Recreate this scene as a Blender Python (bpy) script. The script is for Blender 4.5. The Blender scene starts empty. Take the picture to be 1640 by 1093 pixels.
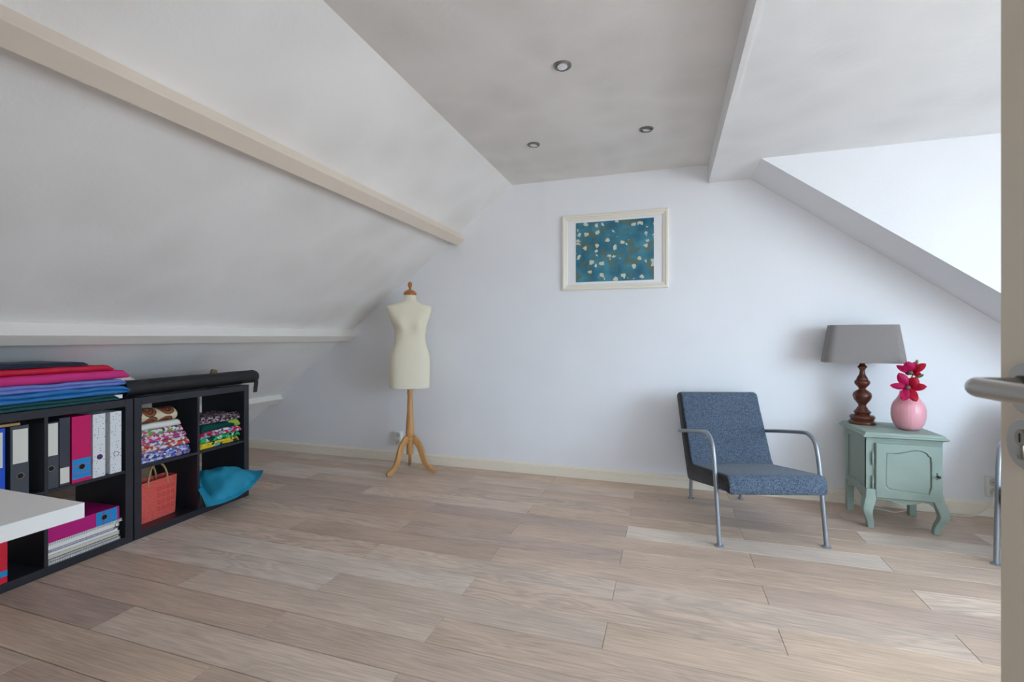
import bpy, bmesh, math, random
from mathutils import Vector, Matrix, noise

# ------------------------------------------------------------------ camera, world, light, exposure
SC = bpy.context.scene
COL = SC.collection
PI = math.pi
YAW = math.atan2(250.0, 760.0)
cam_d = bpy.data.cameras.new('camera')
cam = bpy.data.objects.new('camera', cam_d); COL.objects.link(cam)
cam.location = (0, 0, 1.13); cam.rotation_euler = (PI/2, 0, YAW)
cam_d.sensor_width = 36.0; cam_d.lens = 36.0*760/1640
cam_d.shift_y = -6.5/1640; cam_d.clip_start = 0.02
cam_d.dof.use_dof = True; cam_d.dof.focus_distance = 3.3; cam_d.dof.aperture_fstop = 9.0
SC.camera = cam

SC.view_settings.view_transform = 'Standard'; SC.view_settings.look = 'None'
SC.view_settings.gamma = 1.0; SC.view_settings.use_curve_mapping = False
SC.view_settings.exposure = -0.47
SC.cycles.max_bounces = 14; SC.cycles.diffuse_bounces = 10; SC.cycles.glossy_bounces = 4
SC.cycles.sample_clamp_indirect = 8.0

SKY_STRENGTH = 22.0
w = bpy.data.worlds.new('overcast_sky'); SC.world = w; w.use_nodes = True
nt = w.node_tree; nt.nodes.clear()
out = nt.nodes.new('ShaderNodeOutputWorld'); bg = nt.nodes.new('ShaderNodeBackground')
tc = nt.nodes.new('ShaderNodeTexCoord'); sp = nt.nodes.new('ShaderNodeSeparateXYZ'); rp = nt.nodes.new('ShaderNodeValToRGB')
mr = nt.nodes.new('ShaderNodeMapRange'); mr.inputs['From Min'].default_value = -0.2; mr.inputs['From Max'].default_value = 1.0
nt.links.new(tc.outputs['Generated'], sp.inputs[0]); nt.links.new(sp.outputs['Z'], mr.inputs['Value'])
nt.links.new(mr.outputs[0], rp.inputs[0]); nt.links.new(rp.outputs[0], bg.inputs['Color']); nt.links.new(bg.outputs[0], out.inputs[0])
e = rp.color_ramp.elements
e[0].position = 0.10; e[0].color = (0.54, 0.57, 0.62, 1)
e[1].position = 0.20; e[1].color = (0.70, 0.86, 1.06, 1)
e2 = e.new(1.0); e2.color = (0.64, 0.83, 1.06, 1)
bg.inputs['Strength'].default_value = SKY_STRENGTH

# daylight enters through the dormer window: a sampling portal on the opening
WX, WY0, WY1, WZ0, WZ1 = 3.10, -0.15, 2.15, 0.50, 2.06
pl_d = bpy.data.lights.new('dormer_daylight_portal', 'AREA'); pl_d.shape = 'RECTANGLE'
pl_d.size = WY1-WY0; pl_d.size_y = WZ1-WZ0; pl_d.cycles.is_portal = True
pl = bpy.data.objects.new('dormer_daylight_portal', pl_d); COL.objects.link(pl)
pl.location = (WX+0.14, (WY0+WY1)/2, (WZ0+WZ1)/2); pl.rotation_euler = (PI/2, 0, PI/2)

# added fill: daylight through an unseen landing window facing the doorway
HX0, HX1, HZ0, HZ1, HY = -0.42, 0.42, 1.00, 1.85, -1.50
p3_d = bpy.data.lights.new('landing_fill_portal', 'AREA'); p3_d.shape = 'RECTANGLE'
p3_d.size = HX1-HX0; p3_d.size_y = HZ1-HZ0; p3_d.cycles.is_portal = True
p3 = bpy.data.objects.new('landing_fill_portal', p3_d); COL.objects.link(p3)
p3.location = ((HX0+HX1)/2, HY-0.13, (HZ0+HZ1)/2); p3.rotation_euler = (PI/2, 0, 0)

# ------------------------------------------------------------------ materials
def lin(c):
    r = []
    for v in c[:3]:
        v = v/255.0
        r.append(v/12.92 if v <= 0.04045 else ((v+0.055)/1.055)**2.4)
    return (r[0], r[1], r[2], 1)
def mat(name, col, rough=0.5, metal=0.0, vary=0.0, vscale=20, bump=0.0, bscale=60, spec=0.5, coord='Object', stretch=None):
    m = bpy.data.materials.new(name); m.use_nodes = True
    n = m.node_tree; b = n.nodes['Principled BSDF']
    b.inputs['Base Color'].default_value = lin(col); b.inputs['Roughness'].default_value = rough
    b.inputs['Metallic'].default_value = metal; b.inputs['Specular IOR Level'].default_value = spec
    if vary or bump:
        t = n.nodes.new('ShaderNodeTexCoord'); src = t.outputs[coord]
        if stretch:
            mp = n.nodes.new('ShaderNodeMapping'); mp.inputs['Scale'].default_value = stretch
            n.links.new(src, mp.inputs['Vector']); src = mp.outputs[0]
    if vary:
        nz = n.nodes.new('ShaderNodeTexNoise'); nz.inputs['Scale'].default_value = vscale; nz.inputs['Detail'].default_value = 4
        r = n.nodes.new('ShaderNodeValToRGB')
        a, c = r.color_ramp.elements; a.position = 0.3; c.position = 0.7
        L = lin(col); a.color = tuple(x*(1-vary) for x in L[:3])+(1,); c.color = tuple(min(1, x*(1+vary)) for x in L[:3])+(1,)
        n.links.new(src, nz.inputs['Vector']); n.links.new(nz.outputs['Fac'], r.inputs[0]); n.links.new(r.outputs[0], b.inputs['Base Color'])
    if bump:
        nz = n.nodes.new('ShaderNodeTexNoise'); nz.inputs['Scale'].default_value = bscale; nz.inputs['Detail'].default_value = 3
        bm_ = n.nodes.new('ShaderNodeBump'); bm_.inputs['Strength'].default_value = bump; bm_.inputs['Distance'].default_value = 0.01
        n.links.new(src, nz.inputs['Vector']); n.links.new(nz.outputs['Fac'], bm_.inputs['Height']); n.links.new(bm_.outputs[0], b.inputs['Normal'])
    return m
def plaster(name, c0, c1, sc=1.6, bump=0.12):
    """limewash: broad overlapping brush patches of slightly different white"""
    m = bpy.data.materials.new(name); m.use_nodes = True
    n = m.node_tree; b = n.nodes['Principled BSDF']; b.inputs['Roughness'].default_value = 0.85; b.inputs['Specular IOR Level'].default_value = 0.2
    t = n.nodes.new('ShaderNodeTexCoord')
    d = n.nodes.new('ShaderNodeTexNoise'); d.inputs['Scale'].default_value = 1.3; d.inputs['Detail'].default_value = 2
    mx = n.nodes.new('ShaderNodeMixRGB'); mx.blend_type = 'ADD'; mx.inputs[0].default_value = 0.5
    n.links.new(t.outputs['Object'], d.inputs['Vector']); n.links.new(t.outputs['Object'], mx.inputs[1]); n.links.new(d.outputs['Color'], mx.inputs[2])
    v = n.nodes.new('ShaderNodeTexVoronoi'); v.feature = 'SMOOTH_F1'; v.inputs['Scale'].default_value = sc*1.7; v.inputs['Smoothness'].default_value = 0.12
    n.links.new(mx.outputs[0], v.inputs['Vector'])
    nz = n.nodes.new('ShaderNodeTexNoise'); nz.inputs['Scale'].default_value = sc; nz.inputs['Detail'].default_value = 5; n.links.new(t.outputs['Object'], nz.inputs['Vector'])
    ad = n.nodes.new('ShaderNodeMixRGB'); ad.inputs[0].default_value = 0.6; n.links.new(v.outputs['Distance'], ad.inputs[1]); n.links.new(nz.outputs['Fac'], ad.inputs[2])
    r = n.nodes.new('ShaderNodeValToRGB'); a, c = r.color_ramp.elements; a.position = 0.3; c.position = 0.62; a.color = lin(c0); c.color = lin(c1)
    n.links.new(ad.outputs[0], r.inputs[0]); n.links.new(r.outputs[0], b.inputs['Base Color'])
    n2 = n.nodes.new('ShaderNodeTexNoise'); n2.inputs['Scale'].default_value = 35; n2.inputs['Detail'].default_value = 4; n.links.new(t.outputs['Object'], n2.inputs['Vector'])
    bp = n.nodes.new('ShaderNodeBump'); bp.inputs['Strength'].default_value = bump; bp.inputs['Distance'].default_value = 0.01
    n.links.new(n2.outputs['Fac'], bp.inputs['Height']); n.links.new(bp.outputs[0], b.inputs['Normal'])
    return m
def print_cloth(name, cols, scale=22, warp=0.6, bump=0.2):
    """busy printed cotton: warped cells, each in one of the given colours"""
    m = bpy.data.materials.new(name); m.use_nodes = True
    n = m.node_tree; b = n.nodes['Principled BSDF']; b.inputs['Roughness'].default_value = 0.85; b.inputs['Specular IOR Level'].default_value = 0.15
    t = n.nodes.new('ShaderNodeTexCoord'); d = n.nodes.new('ShaderNodeTexNoise'); d.inputs['Scale'].default_value = scale*0.8
    mx = n.nodes.new('ShaderNodeMixRGB'); mx.blend_type = 'ADD'; mx.inputs[0].default_value = warp*2.0/scale
    n.links.new(t.outputs['Object'], d.inputs['Vector']); n.links.new(t.outputs['Object'], mx.inputs[1]); n.links.new(d.outputs['Color'], mx.inputs[2])
    v = n.nodes.new('ShaderNodeTexVoronoi'); v.inputs['Scale'].default_value = scale; n.links.new(mx.outputs[0], v.inputs['Vector'])
    s = n.nodes.new('ShaderNodeSeparateColor'); n.links.new(v.outputs['Color'], s.inputs[0])
    r = n.nodes.new('ShaderNodeValToRGB'); r.color_ramp.interpolation = 'CONSTANT'
    while len(r.color_ramp.elements) < len(cols): r.color_ramp.elements.new(0.5)
    for i, c in enumerate(cols):
        r.color_ramp.elements[i].position = i/len(cols)
    for i, c in enumerate(cols):
        r.color_ramp.elements[i].color = lin(c)
    n.links.new(s.outputs[0], r.inputs[0]); n.links.new(r.outputs[0], b.inputs['Base Color'])
    return m
def medallion_cloth(name):
    m = bpy.data.materials.new(name); m.use_nodes = True
    n = m.node_tree; b = n.nodes['Principled BSDF']; b.inputs['Roughness'].default_value = 0.85
    t = n.nodes.new('ShaderNodeTexCoord'); v = n.nodes.new('ShaderNodeTexVoronoi'); v.inputs['Scale'].default_value = 10.5; v.inputs['Randomness'].default_value = 0.25
    mp = n.nodes.new('ShaderNodeMapping'); mp.inputs['Scale'].default_value = (0, 1, 1); mp.inputs['Location'].default_value = (0, .03, .02); n.links.new(t.outputs['Object'], mp.inputs['Vector']); n.links.new(mp.outputs[0], v.inputs['Vector']); v.voronoi_dimensions = '3D'
    r = n.nodes.new('ShaderNodeValToRGB'); r.color_ramp.interpolation = 'CONSTANT'
    sq = [(0, (120, 60, 30)), (0.06, (200, 150, 95)), (0.11, (105, 50, 28)), (0.2, (165, 95, 50)), (0.25, (92, 45, 28)), (0.34, (150, 85, 45)), (0.45, (50, 40, 38)), (0.50, (214, 196, 168))]
    while len(r.color_ramp.elements) < len(sq): r.color_ramp.elements.new(0.5)
    for i, (p, c) in enumerate(sq): r.color_ramp.elements[i].position = p
    for i, (p, c) in enumerate(sq): r.color_ramp.elements[i].color = lin(c)
    n.links.new(v.outputs['Distance'], r.inputs[0]); n.links.new(r.outputs[0], b.inputs['Base Color'])
    return m
def speckle_board(name):
    m = bpy.data.materials.new(name); m.use_nodes = True
    n = m.node_tree; b = n.nodes['Principled BSDF']; b.inputs['Roughness'].default_value = 0.5
    t = n.nodes.new('ShaderNodeTexCoord'); v = n.nodes.new('ShaderNodeTexVoronoi'); v.inputs['Scale'].default_value = 85
    n.links.new(t.outputs['Object'], v.inputs['Vector'])
    lt = n.nodes.new('ShaderNodeMath'); lt.operation = 'LESS_THAN'; lt.inputs[1].default_value = 0.2; n.links.new(v.outputs['Distance'], lt.inputs[0])
    s = n.nodes.new('ShaderNodeSeparateColor'); n.links.new(v.outputs['Color'], s.inputs[0])
    r = n.nodes.new('ShaderNodeValToRGB'); r.color_ramp.interpolation = 'CONSTANT'
    cs = [(0, (40, 45, 70)), (0.4, (225, 226, 228)), (0.62, (180, 60, 80)), (0.85, (90, 110, 130))]
    while len(r.color_ramp.elements) < 4: r.color_ramp.elements.new(0.5)
    for i, (p, c) in enumerate(cs): r.color_ramp.elements[i].position = p
    for i, (p, c) in enumerate(cs): r.color_ramp.elements[i].color = lin(c)
    n.links.new(s.outputs[0], r.inputs[0])
    mx = n.nodes.new('ShaderNodeMixRGB'); mx.inputs[1].default_value = lin((226, 227, 229)); n.links.new(lt.outputs[0], mx.inputs[0]); n.links.new(r.outputs[0], mx.inputs[2])
    n.links.new(mx.outputs[0], b.inputs['Base Color'])
    return m
def melange(name, dark, light, scale=420, rough=0.95):
    m = bpy.data.materials.new(name); m.use_nodes = True
    n = m.node_tree; b = n.nodes['Principled BSDF']; b.inputs['Roughness'].default_value = rough; b.inputs['Specular IOR Level'].default_value = 0.1
    b.inputs['Sheen Weight'].default_value = 0.15
    t = n.nodes.new('ShaderNodeTexCoord'); nz = n.nodes.new('ShaderNodeTexNoise'); nz.inputs['Scale'].default_value = scale*0.4; nz.inputs['Detail'].default_value = 6; nz.inputs['Roughness'].default_value = 0.7
    n.links.new(t.outputs['Object'], nz.inputs['Vector'])
    r = n.nodes.new('ShaderNodeValToRGB'); a, c = r.color_ramp.elements; a.position = 0.38; c.position = 0.64; a.color = lin(dark); c.color = lin(light)
    n.links.new(nz.outputs['Fac'], r.inputs[0]); n.links.new(r.outputs[0], b.inputs['Base Color'])
    bp = n.nodes.new('ShaderNodeBump'); bp.inputs['Strength'].default_value = 0.25; bp.inputs['Distance'].default_value = 0.004
    n.links.new(nz.outputs['Fac'], bp.inputs['Height']); n.links.new(bp.outputs[0], b.inputs['Normal'])
    return m
def plank_material():
    m = bpy.data.materials.new('whitewashed_oak'); m.use_nodes = True
    n = m.node_tree; b = n.nodes['Principled BSDF']; b.inputs['Roughness'].default_value = 0.42; b.inputs['Specular IOR Level'].default_value = 0.35
    t = n.nodes.new('ShaderNodeTexCoord'); oi = n.nodes.new('ShaderNodeObjectInfo')
    off = n.nodes.new('ShaderNodeVectorMath'); off.operation = 'ADD'
    cx = n.nodes.new('ShaderNodeCombineXYZ'); ml = n.nodes.new('ShaderNodeMath'); ml.operation = 'MULTIPLY'; ml.inputs[1].default_value = 37.0
    n.links.new(oi.outputs['Random'], ml.inputs[0]); n.links.new(ml.outputs[0], cx.inputs[0]); n.links.new(ml.outputs[0], cx.inputs[2])
    n.links.new(t.outputs['Object'], off.inputs[0]); n.links.new(cx.outputs[0], off.inputs[1])
    mp = n.nodes.new('ShaderNodeMapping'); mp.inputs['Scale'].default_value = (1.5, 9.0, 3.0); n.links.new(off.outputs[0], mp.inputs['Vector'])
    wv = n.nodes.new('ShaderNodeTexNoise'); wv.inputs['Scale'].default_value = 1.0; wv.inputs['Detail'].default_value = 2; wv.inputs['Distortion'].default_value = 0.6
    n.links.new(mp.outputs[0], wv.inputs['Vector'])
    mul = n.nodes.new('ShaderNodeMath'); mul.operation = 'MULTIPLY'; mul.inputs[1].default_value = 60; n.links.new(wv.outputs['Fac'], mul.inputs[0])
    sn = n.nodes.new('ShaderNodeMath'); sn.operation = 'SINE'; n.links.new(mul.outputs[0], sn.inputs[0])
    mp2 = n.nodes.new('ShaderNodeMapping'); mp2.inputs['Scale'].default_value = (6, 140, 10); n.links.new(off.outputs[0], mp2.inputs['Vector'])
    fine = n.nodes.new('ShaderNodeTexNoise'); fine.inputs['Scale'].default_value = 1.0; fine.inputs['Detail'].default_value = 4; n.links.new(mp2.outputs[0], fine.inputs['Vector'])
    mp3 = n.nodes.new('ShaderNodeMapping'); mp3.inputs['Scale'].default_value = (2.2, 7, 2); n.links.new(off.outputs[0], mp3.inputs['Vector'])
    cl = n.nodes.new('ShaderNodeTexNoise'); cl.inputs['Scale'].default_value = 1.0; cl.inputs['Detail'].default_value = 3; n.links.new(mp3.outputs[0], cl.inputs['Vector'])
    # factor = 1 + rings + fine grain + clouds, strength of the rings differs from board to board
    rs = n.nodes.new('ShaderNodeMath'); rs.operation = 'MULTIPLY'
    r2 = n.nodes.new('ShaderNodeMapRange'); r2.inputs['To Min'].default_value = 0.02; r2.inputs['To Max'].default_value = 0.12; n.links.new(oi.outputs['Alpha'], r2.inputs['Value'])
    n.links.new(sn.outputs[0], rs.inputs[0]); n.links.new(r2.outputs[0], rs.inputs[1])
    f2 = n.nodes.new('ShaderNodeMapRange'); f2.inputs['From Min'].default_value = 0.3; f2.inputs['From Max'].default_value = 0.7; f2.inputs['To Min'].default_value = 0.84; f2.inputs['To Max'].default_value = 1.16; n.links.new(fine.outputs['Fac'], f2.inputs['Value'])
    f3 = n.nodes.new('ShaderNodeMapRange'); f3.inputs['From Min'].default_value = 0.3; f3.inputs['From Max'].default_value = 0.7; f3.inputs['To Min'].default_value = -0.12; f3.inputs['To Max'].default_value = 0.12; n.links.new(cl.outputs['Fac'], f3.inputs['Value'])
    a1 = n.nodes.new('ShaderNodeMath'); a1.operation = 'ADD'; n.links.new(rs.outputs[0], a1.inputs[0]); n.links.new(f2.outputs[0], a1.inputs[1])
    a2 = n.nodes.new('ShaderNodeMath'); a2.operation = 'ADD'; n.links.new(a1.outputs[0], a2.inputs[0]); n.links.new(f3.outputs[0], a2.inputs[1])
    vm = n.nodes.new('ShaderNodeVectorMath'); vm.operation = 'SCALE'; n.links.new(oi.outputs['Color'], vm.inputs[0]); n.links.new(a2.outputs[0], vm.inputs['Scale'])
    n.links.new(vm.outputs[0], b.inputs['Base Color'])
    bp = n.nodes.new('ShaderNodeBump'); bp.inputs['Strength'].default_value = 0.03; bp.inputs['Distance'].default_value = 0.004
    n.links.new(fine.outputs['Fac'], bp.inputs['Height']); n.links.new(bp.outputs[0], b.inputs['Normal'])
    return m
def print_art(name):
    """plain generic print: teal ground with scattered pale flecks and olive smudges"""
    m = bpy.data.materials.new(name); m.use_nodes = True
    n = m.node_tree; b = n.nodes['Principled BSDF']; b.inputs['Roughness'].default_value = 0.4
    t = n.nodes.new('ShaderNodeTexCoord')
    nz = n.nodes.new('ShaderNodeTexNoise'); nz.inputs['Scale'].default_value = 7; nz.inputs['Detail'].default_value = 5; n.links.new(t.outputs['Object'], nz.inputs['Vector'])
    r = n.nodes.new('ShaderNodeValToRGB'); a, c = r.color_ramp.elements; a.position = .35; c.position = .68; a.color = lin((22, 96, 122)); c.color = lin((72, 142, 160))
    n.links.new(nz.outputs['Fac'], r.inputs[0])
    n2 = n.nodes.new('ShaderNodeTexNoise'); n2.inputs['Scale'].default_value = 11; n2.inputs['Detail'].default_value = 6; n2.inputs['Distortion'].default_value = 1.2; n.links.new(t.outputs['Object'], n2.inputs['Vector'])
    r2 = n.nodes.new('ShaderNodeValToRGB'); a, c = r2.color_ramp.elements; a.position = .52; c.position = .58; a.color = (0, 0, 0, 1); c.color = (.75, .75, .75, 1); n.links.new(n2.outputs['Fac'], r2.inputs[0])
    m1 = n.nodes.new('ShaderNodeMixRGB'); n.links.new(r2.outputs[0], m1.inputs[0]); n.links.new(r.outputs[0], m1.inputs[1]); m1.inputs[2].default_value = lin((92, 108, 84))
    wn = n.nodes.new('ShaderNodeTexNoise'); wn.inputs['Scale'].default_value = 30; n.links.new(t.outputs['Object'], wn.inputs['Vector'])
    mx = n.nodes.new('ShaderNodeMixRGB'); mx.blend_type = 'ADD'; mx.inputs[0].default_value = 0.04; n.links.new(t.outputs['Object'], mx.inputs[1]); n.links.new(wn.outputs['Color'], mx.inputs[2])
    v = n.nodes.new('ShaderNodeTexVoronoi'); v.inputs['Scale'].default_value = 21; n.links.new(mx.outputs[0], v.inputs['Vector'])
    s = n.nodes.new('ShaderNodeSeparateColor'); n.links.new(v.outputs['Color'], s.inputs[0])
    lt = n.nodes.new('ShaderNodeMath'); lt.operation = 'LESS_THAN'; lt.inputs[1].default_value = .36; n.links.new(v.outputs['Distance'], lt.inputs[0])
    gt = n.nodes.new('ShaderNodeMath'); gt.operation = 'GREATER_THAN'; gt.inputs[1].default_value = .45; n.links.new(s.outputs[0], gt.inputs[0])
    an = n.nodes.new('ShaderNodeMath'); an.operation = 'MULTIPLY'; n.links.new(lt.outputs[0], an.inputs[0]); n.links.new(gt.outputs[0], an.inputs[1])
    m2 = n.nodes.new('ShaderNodeMixRGB'); n.links.new(an.outputs[0], m2.inputs[0]); n.links.new(m1.outputs[0], m2.inputs[1]); m2.inputs[2].default_value = lin((205, 204, 180))
    n.links.new(m2.outputs[0], b.inputs['Base Color'])
    return m

M = {}
M['wall'] = mat('white_wall_paint', (236, 237, 240), .8, vary=.012, vscale=3, bump=.06, bscale=70, spec=.25)
M['slope'] = plaster('limewashed_slope', (227, 224, 221), (238, 236, 234), 1.5)
M['ceiling'] = plaster('limewashed_ceiling', (224, 221, 217), (235, 232, 229), 2.2)
M['ceiling2'] = plaster('limewashed_dormer_ceiling', (232, 232, 232), (240, 240, 240), 2.0)
M['beam2'] = mat('off_white_beam_paint', (232, 228, 221), .55, vary=.02, vscale=5, bump=.05, bscale=40)
M['beam'] = mat('cream_beam_paint', (224, 211, 196), .55, vary=.02, vscale=5, bump=.05, bscale=40)
M['trim'] = mat('cream_baseboard_paint', (238, 229, 212), .4)
M['joint'] = mat('dark_floor_joint', (82, 64, 52), .9)
M['plank'] = plank_material()
M['black_wood'] = mat('black_brown_veneer', (40, 41, 49), .38, vary=.12, vscale=8, stretch=(1, 1, 12), bump=.03, bscale=50)
M['white_lam'] = mat('white_laminate', (236, 235, 232), .35)
M['white'] = mat('white_paint_gloss', (240, 240, 238), .35)
M['paper'] = mat('white_paper', (232, 231, 226), .8, vary=.05, vscale=120, stretch=(1, 1, 8))
M['beige_paper'] = mat('beige_paper', (212, 203, 186), .8)
M['lilac'] = mat('lilac_card', (168, 142, 196), .6)
M['label'] = mat('paper_label', (222, 219, 208), .6)
M['bind_black'] = mat('black_binder_card', (66, 68, 76), .5, vary=.1, vscale=300)
M['bind_carbon'] = mat('dark_striped_card', (58, 61, 72), .4, vary=.25, vscale=250)
M['bind_blue'] = mat('bright_blue_card', (10, 80, 205), .35)
M['magenta'] = mat('magenta_card', (205, 14, 98), .3)
M['purple_magenta'] = mat('deep_magenta_card', (186, 20, 120), .3)
M['cyan'] = mat('cyan_card', (22, 140, 205), .35)
M['red_card'] = mat('red_card', (215, 30, 55), .35)
M['speckle'] = speckle_board('speckled_white_card')
M['dark'] = mat('black_gap_shade', (12, 12, 13), .8)  # black painted in for the shade inside gaps and holes
M['purple_ring'] = mat('purple_ring', (72, 38, 92), .4)
M['blue_ring'] = mat('pale_blue_ring', (96, 96, 160), .4)
M['steel'] = mat('brushed_steel', (172, 170, 166), .3, 1.0, bump=.02, bscale=200)
M['grey_tube'] = mat('silver_grey_tube_paint', (150, 155, 162), .35, .6)
M['ring_steel'] = mat('chrome_ring', (190, 190, 192), .2, 1.0)
M['black_leather'] = mat('black_imitation_leather', (26, 27, 30), .42, bump=.12, bscale=90, vary=.1)
M['navy'] = melange('navy_denim', (32, 38, 54), (56, 62, 80), 600)
M['red_cloth'] = mat('red_satin', (196, 10, 52), .4, vary=.08, vscale=12, bump=.12, bscale=18)
M['pink_cloth'] = mat('pink_cotton', (204, 42, 122), .7, vary=.06, vscale=10, bump=.15, bscale=16)
M['peri_cloth'] = mat('periwinkle_cotton', (112, 128, 196), .7, vary=.08, vscale=14, bump=.3, bscale=22)
M['blue_cloth'] = mat('blue_satin', (36, 112, 176), .5, vary=.12, vscale=14, bump=.4, bscale=22)
M['green_cloth'] = mat('dark_green_cotton', (18, 74, 76), .75, vary=.08, vscale=8, bump=.15, bscale=14)
M['white_cloth'] = mat('white_cotton', (224, 222, 216), .8, bump=.2, bscale=24)
M['teal_cushion'] = mat('teal_velvet', (24, 140, 172), .75, vary=.12, vscale=9, bump=.1, bscale=30)
M['batik'] = medallion_cloth('brown_medallion_print')
M['floral'] = print_cloth('floral_print', [(214, 222, 226), (120, 158, 84), (58, 70, 58), (200, 215, 225), (226, 70, 140), (190, 205, 160)], 62)
M['pinkprint'] = print_cloth('pink_print', [(214, 190, 202), (206, 60, 122), (232, 226, 228), (150, 80, 130), (226, 205, 214)], 71)
M['orangeprint'] = print_cloth('orange_print', [(206, 92, 62), (226, 216, 208), (120, 116, 178), (196, 70, 60), (214, 204, 206)], 55)
M['blueprint'] = print_cloth('blue_print', [(84, 98, 178), (206, 212, 228), (52, 64, 140), (176, 130, 160), (140, 156, 210)], 68)
M['lace'] = print_cloth('mauve_lace', [(66, 42, 58), (170, 150, 158), (96, 70, 84), (40, 28, 40), (200, 186, 190)], 95, 1.2)
M['bottle_green'] = print_cloth('bottle_green_print', [(10, 66, 62), (10, 66, 62), (12, 72, 66), (10, 60, 58), (14, 70, 66), (150, 180, 70)], 13)
M['crimsonprint'] = print_cloth('crimson_blue_print', [(206, 34, 84), (130, 180, 206), (214, 220, 224), (206, 34, 84), (120, 60, 60)], 49)
M['greenprint'] = print_cloth('bright_green_print', [(34, 160, 94), (16, 60, 48), (40, 176, 104), (190, 214, 190)], 44, 1.4)
M['yellowprint'] = print_cloth('yellow_print', [(226, 196, 40), (40, 46, 40), (230, 204, 60), (130, 176, 160), (226, 190, 30)], 38, 1.2)
M['bag'] = mat('coral_woven_straw', (230, 96, 86), .7, vary=.16, vscale=26, stretch=(1, 2, 5), bump=.5, bscale=60)
M['bag_deep'] = mat('coral_woven_relief', (206, 74, 66), .75)
M['cane'] = mat('tan_cane', (186, 148, 96), .5, vary=.12, vscale=30)
M['cream_jersey'] = mat('cream_jersey', (232, 224, 201), .9, bump=.1, bscale=300, spec=.15)
M['hem'] = mat('pale_hem_tape', (222, 220, 204), .8, bump=.2, bscale=60)
M['beech'] = mat('varnished_beech', (198, 148, 92), .35, vary=.12, vscale=6, stretch=(5, 5, 1))
M['cap_wood'] = mat('orange_varnished_wood', (176, 112, 56), .3, vary=.1, vscale=10, stretch=(3, 3, 1))
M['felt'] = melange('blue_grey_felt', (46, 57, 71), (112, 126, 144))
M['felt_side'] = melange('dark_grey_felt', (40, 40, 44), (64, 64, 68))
M['sage'] = mat('sage_chalk_paint', (146, 163, 153), .6, vary=.05, vscale=7, bump=.06, bscale=50)
M['sage_dark'] = mat('dark_sage', (92, 108, 98), .6)
M['iron'] = mat('dark_bronze', (70, 66, 60), .4, .7)
M['mahogany'] = mat('turned_mahogany', (92, 46, 30), .16, vary=.2, vscale=7, stretch=(2, 2, 1))
M['shade'] = mat('grey_linen', (138, 132, 130), .9, vary=.06, vscale=160, bump=.1, bscale=260)
M['shade_in'] = mat('shade_lining', (205, 200, 192), .8)
M['vase'] = mat('pink_glazed_ceramic', (226, 160, 170), .28)
M['petal'] = mat('magenta_petal', (222, 24, 112), .5, vary=.22, vscale=14)
M['petal_red'] = mat('crimson_petal', (214, 16, 66), .5, vary=.2, vscale=14)
M['pistil'] = mat('olive_pistil', (108, 96, 70), .7, vary=.3, vscale=90)
M['leaf'] = mat('olive_green_leaf', (128, 142, 92), .6)
M['stem'] = mat('brown_stem', (92, 84, 58), .7)
M['plastic'] = mat('white_plastic', (226, 224, 216), .4)
M['plastic_dark'] = mat('socket_well', (196, 195, 188), .5)
M['cable'] = mat('white_cable', (222, 220, 212), .5)
M['door'] = mat('cream_door_paint', (214, 200, 178), .45)
M['door_steel'] = mat('satin_stainless_steel', (168, 164, 158), .30, 1.0)
M['brass_key'] = mat('nickel_cylinder', (150, 144, 132), .35, 1.0)
M['frame'] = mat('off_white_frame_paint', (236, 230, 216), .4)
M['mount'] = mat('white_mount_card', (236, 237, 239), .7)
M['art'] = print_art('teal_flecked_print')
M['spot_ring'] = mat('brushed_nickel', (150, 148, 142), .35, 1.0)
M['lens'] = mat('frosted_lens', (226, 228, 230), .2)
M['brown_card'] = mat('brown_cardboard', (136, 112, 88), .8)
M['rubber'] = mat('grey_foot', (130, 134, 138), .5)
gl = bpy.data.materials.new('window_glass'); gl.use_nodes = True
g = gl.node_tree; g.nodes.clear(); go = g.nodes.new('ShaderNodeOutputMaterial'); gt_ = g.nodes.new('ShaderNodeBsdfTransparent'); gg = g.nodes.new('ShaderNodeBsdfGlossy'); gm = g.nodes.new('ShaderNodeMixShader')
gm.inputs[0].default_value = .05; gg.inputs['Roughness'].default_value = .02; gt_.inputs[0].default_value = (.96, .98, .97, 1)
g.links.new(gt_.outputs[0], gm.inputs[1]); g.links.new(gg.outputs[0], gm.inputs[2]); g.links.new(gm.outputs[0], go.inputs[0])
M['glass'] = gl

# ------------------------------------------------------------------ mesh helpers
def B(): return bmesh.new()
def box(bm, x0, x1, y0, y1, z0, z1):
    v = [bm.verts.new((x, y, z)) for z in (z0, z1) for y in (y0, y1) for x in (x0, x1)]
    for f in ((0, 2, 3, 1), (4, 5, 7, 6), (0, 1, 5, 4), (2, 6, 7, 3), (0, 4, 6, 2), (1, 3, 7, 5)):
        bm.faces.new([v[i] for i in f])
    return bm
def bev(bm, wdt=.002, seg=2):
    bmesh.ops.recalc_face_normals(bm, faces=bm.faces)
    ed = [x for x in bm.edges if len(x.link_faces) == 2 and x.calc_face_angle(0) > .5]
    bmesh.ops.bevel(bm, geom=ed, offset=wdt, segments=seg, profile=.5, affect='EDGES', clamp_overlap=True)
    return bm
def loft(bm, rings, caps=True, closed=True):
    R = [[bm.verts.new(p) for p in r] for r in rings]
    n = len(R[0])
    for a, b_ in zip(R, R[1:]):
        for i in range(n if closed else n-1):
            j = (i+1) % n
            bm.faces.new((a[i], a[j], b_[j], b_[i]))
    if caps and closed:
        bm.faces.new(R[0][::-1]); bm.faces.new(R[-1])
    return bm
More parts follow.
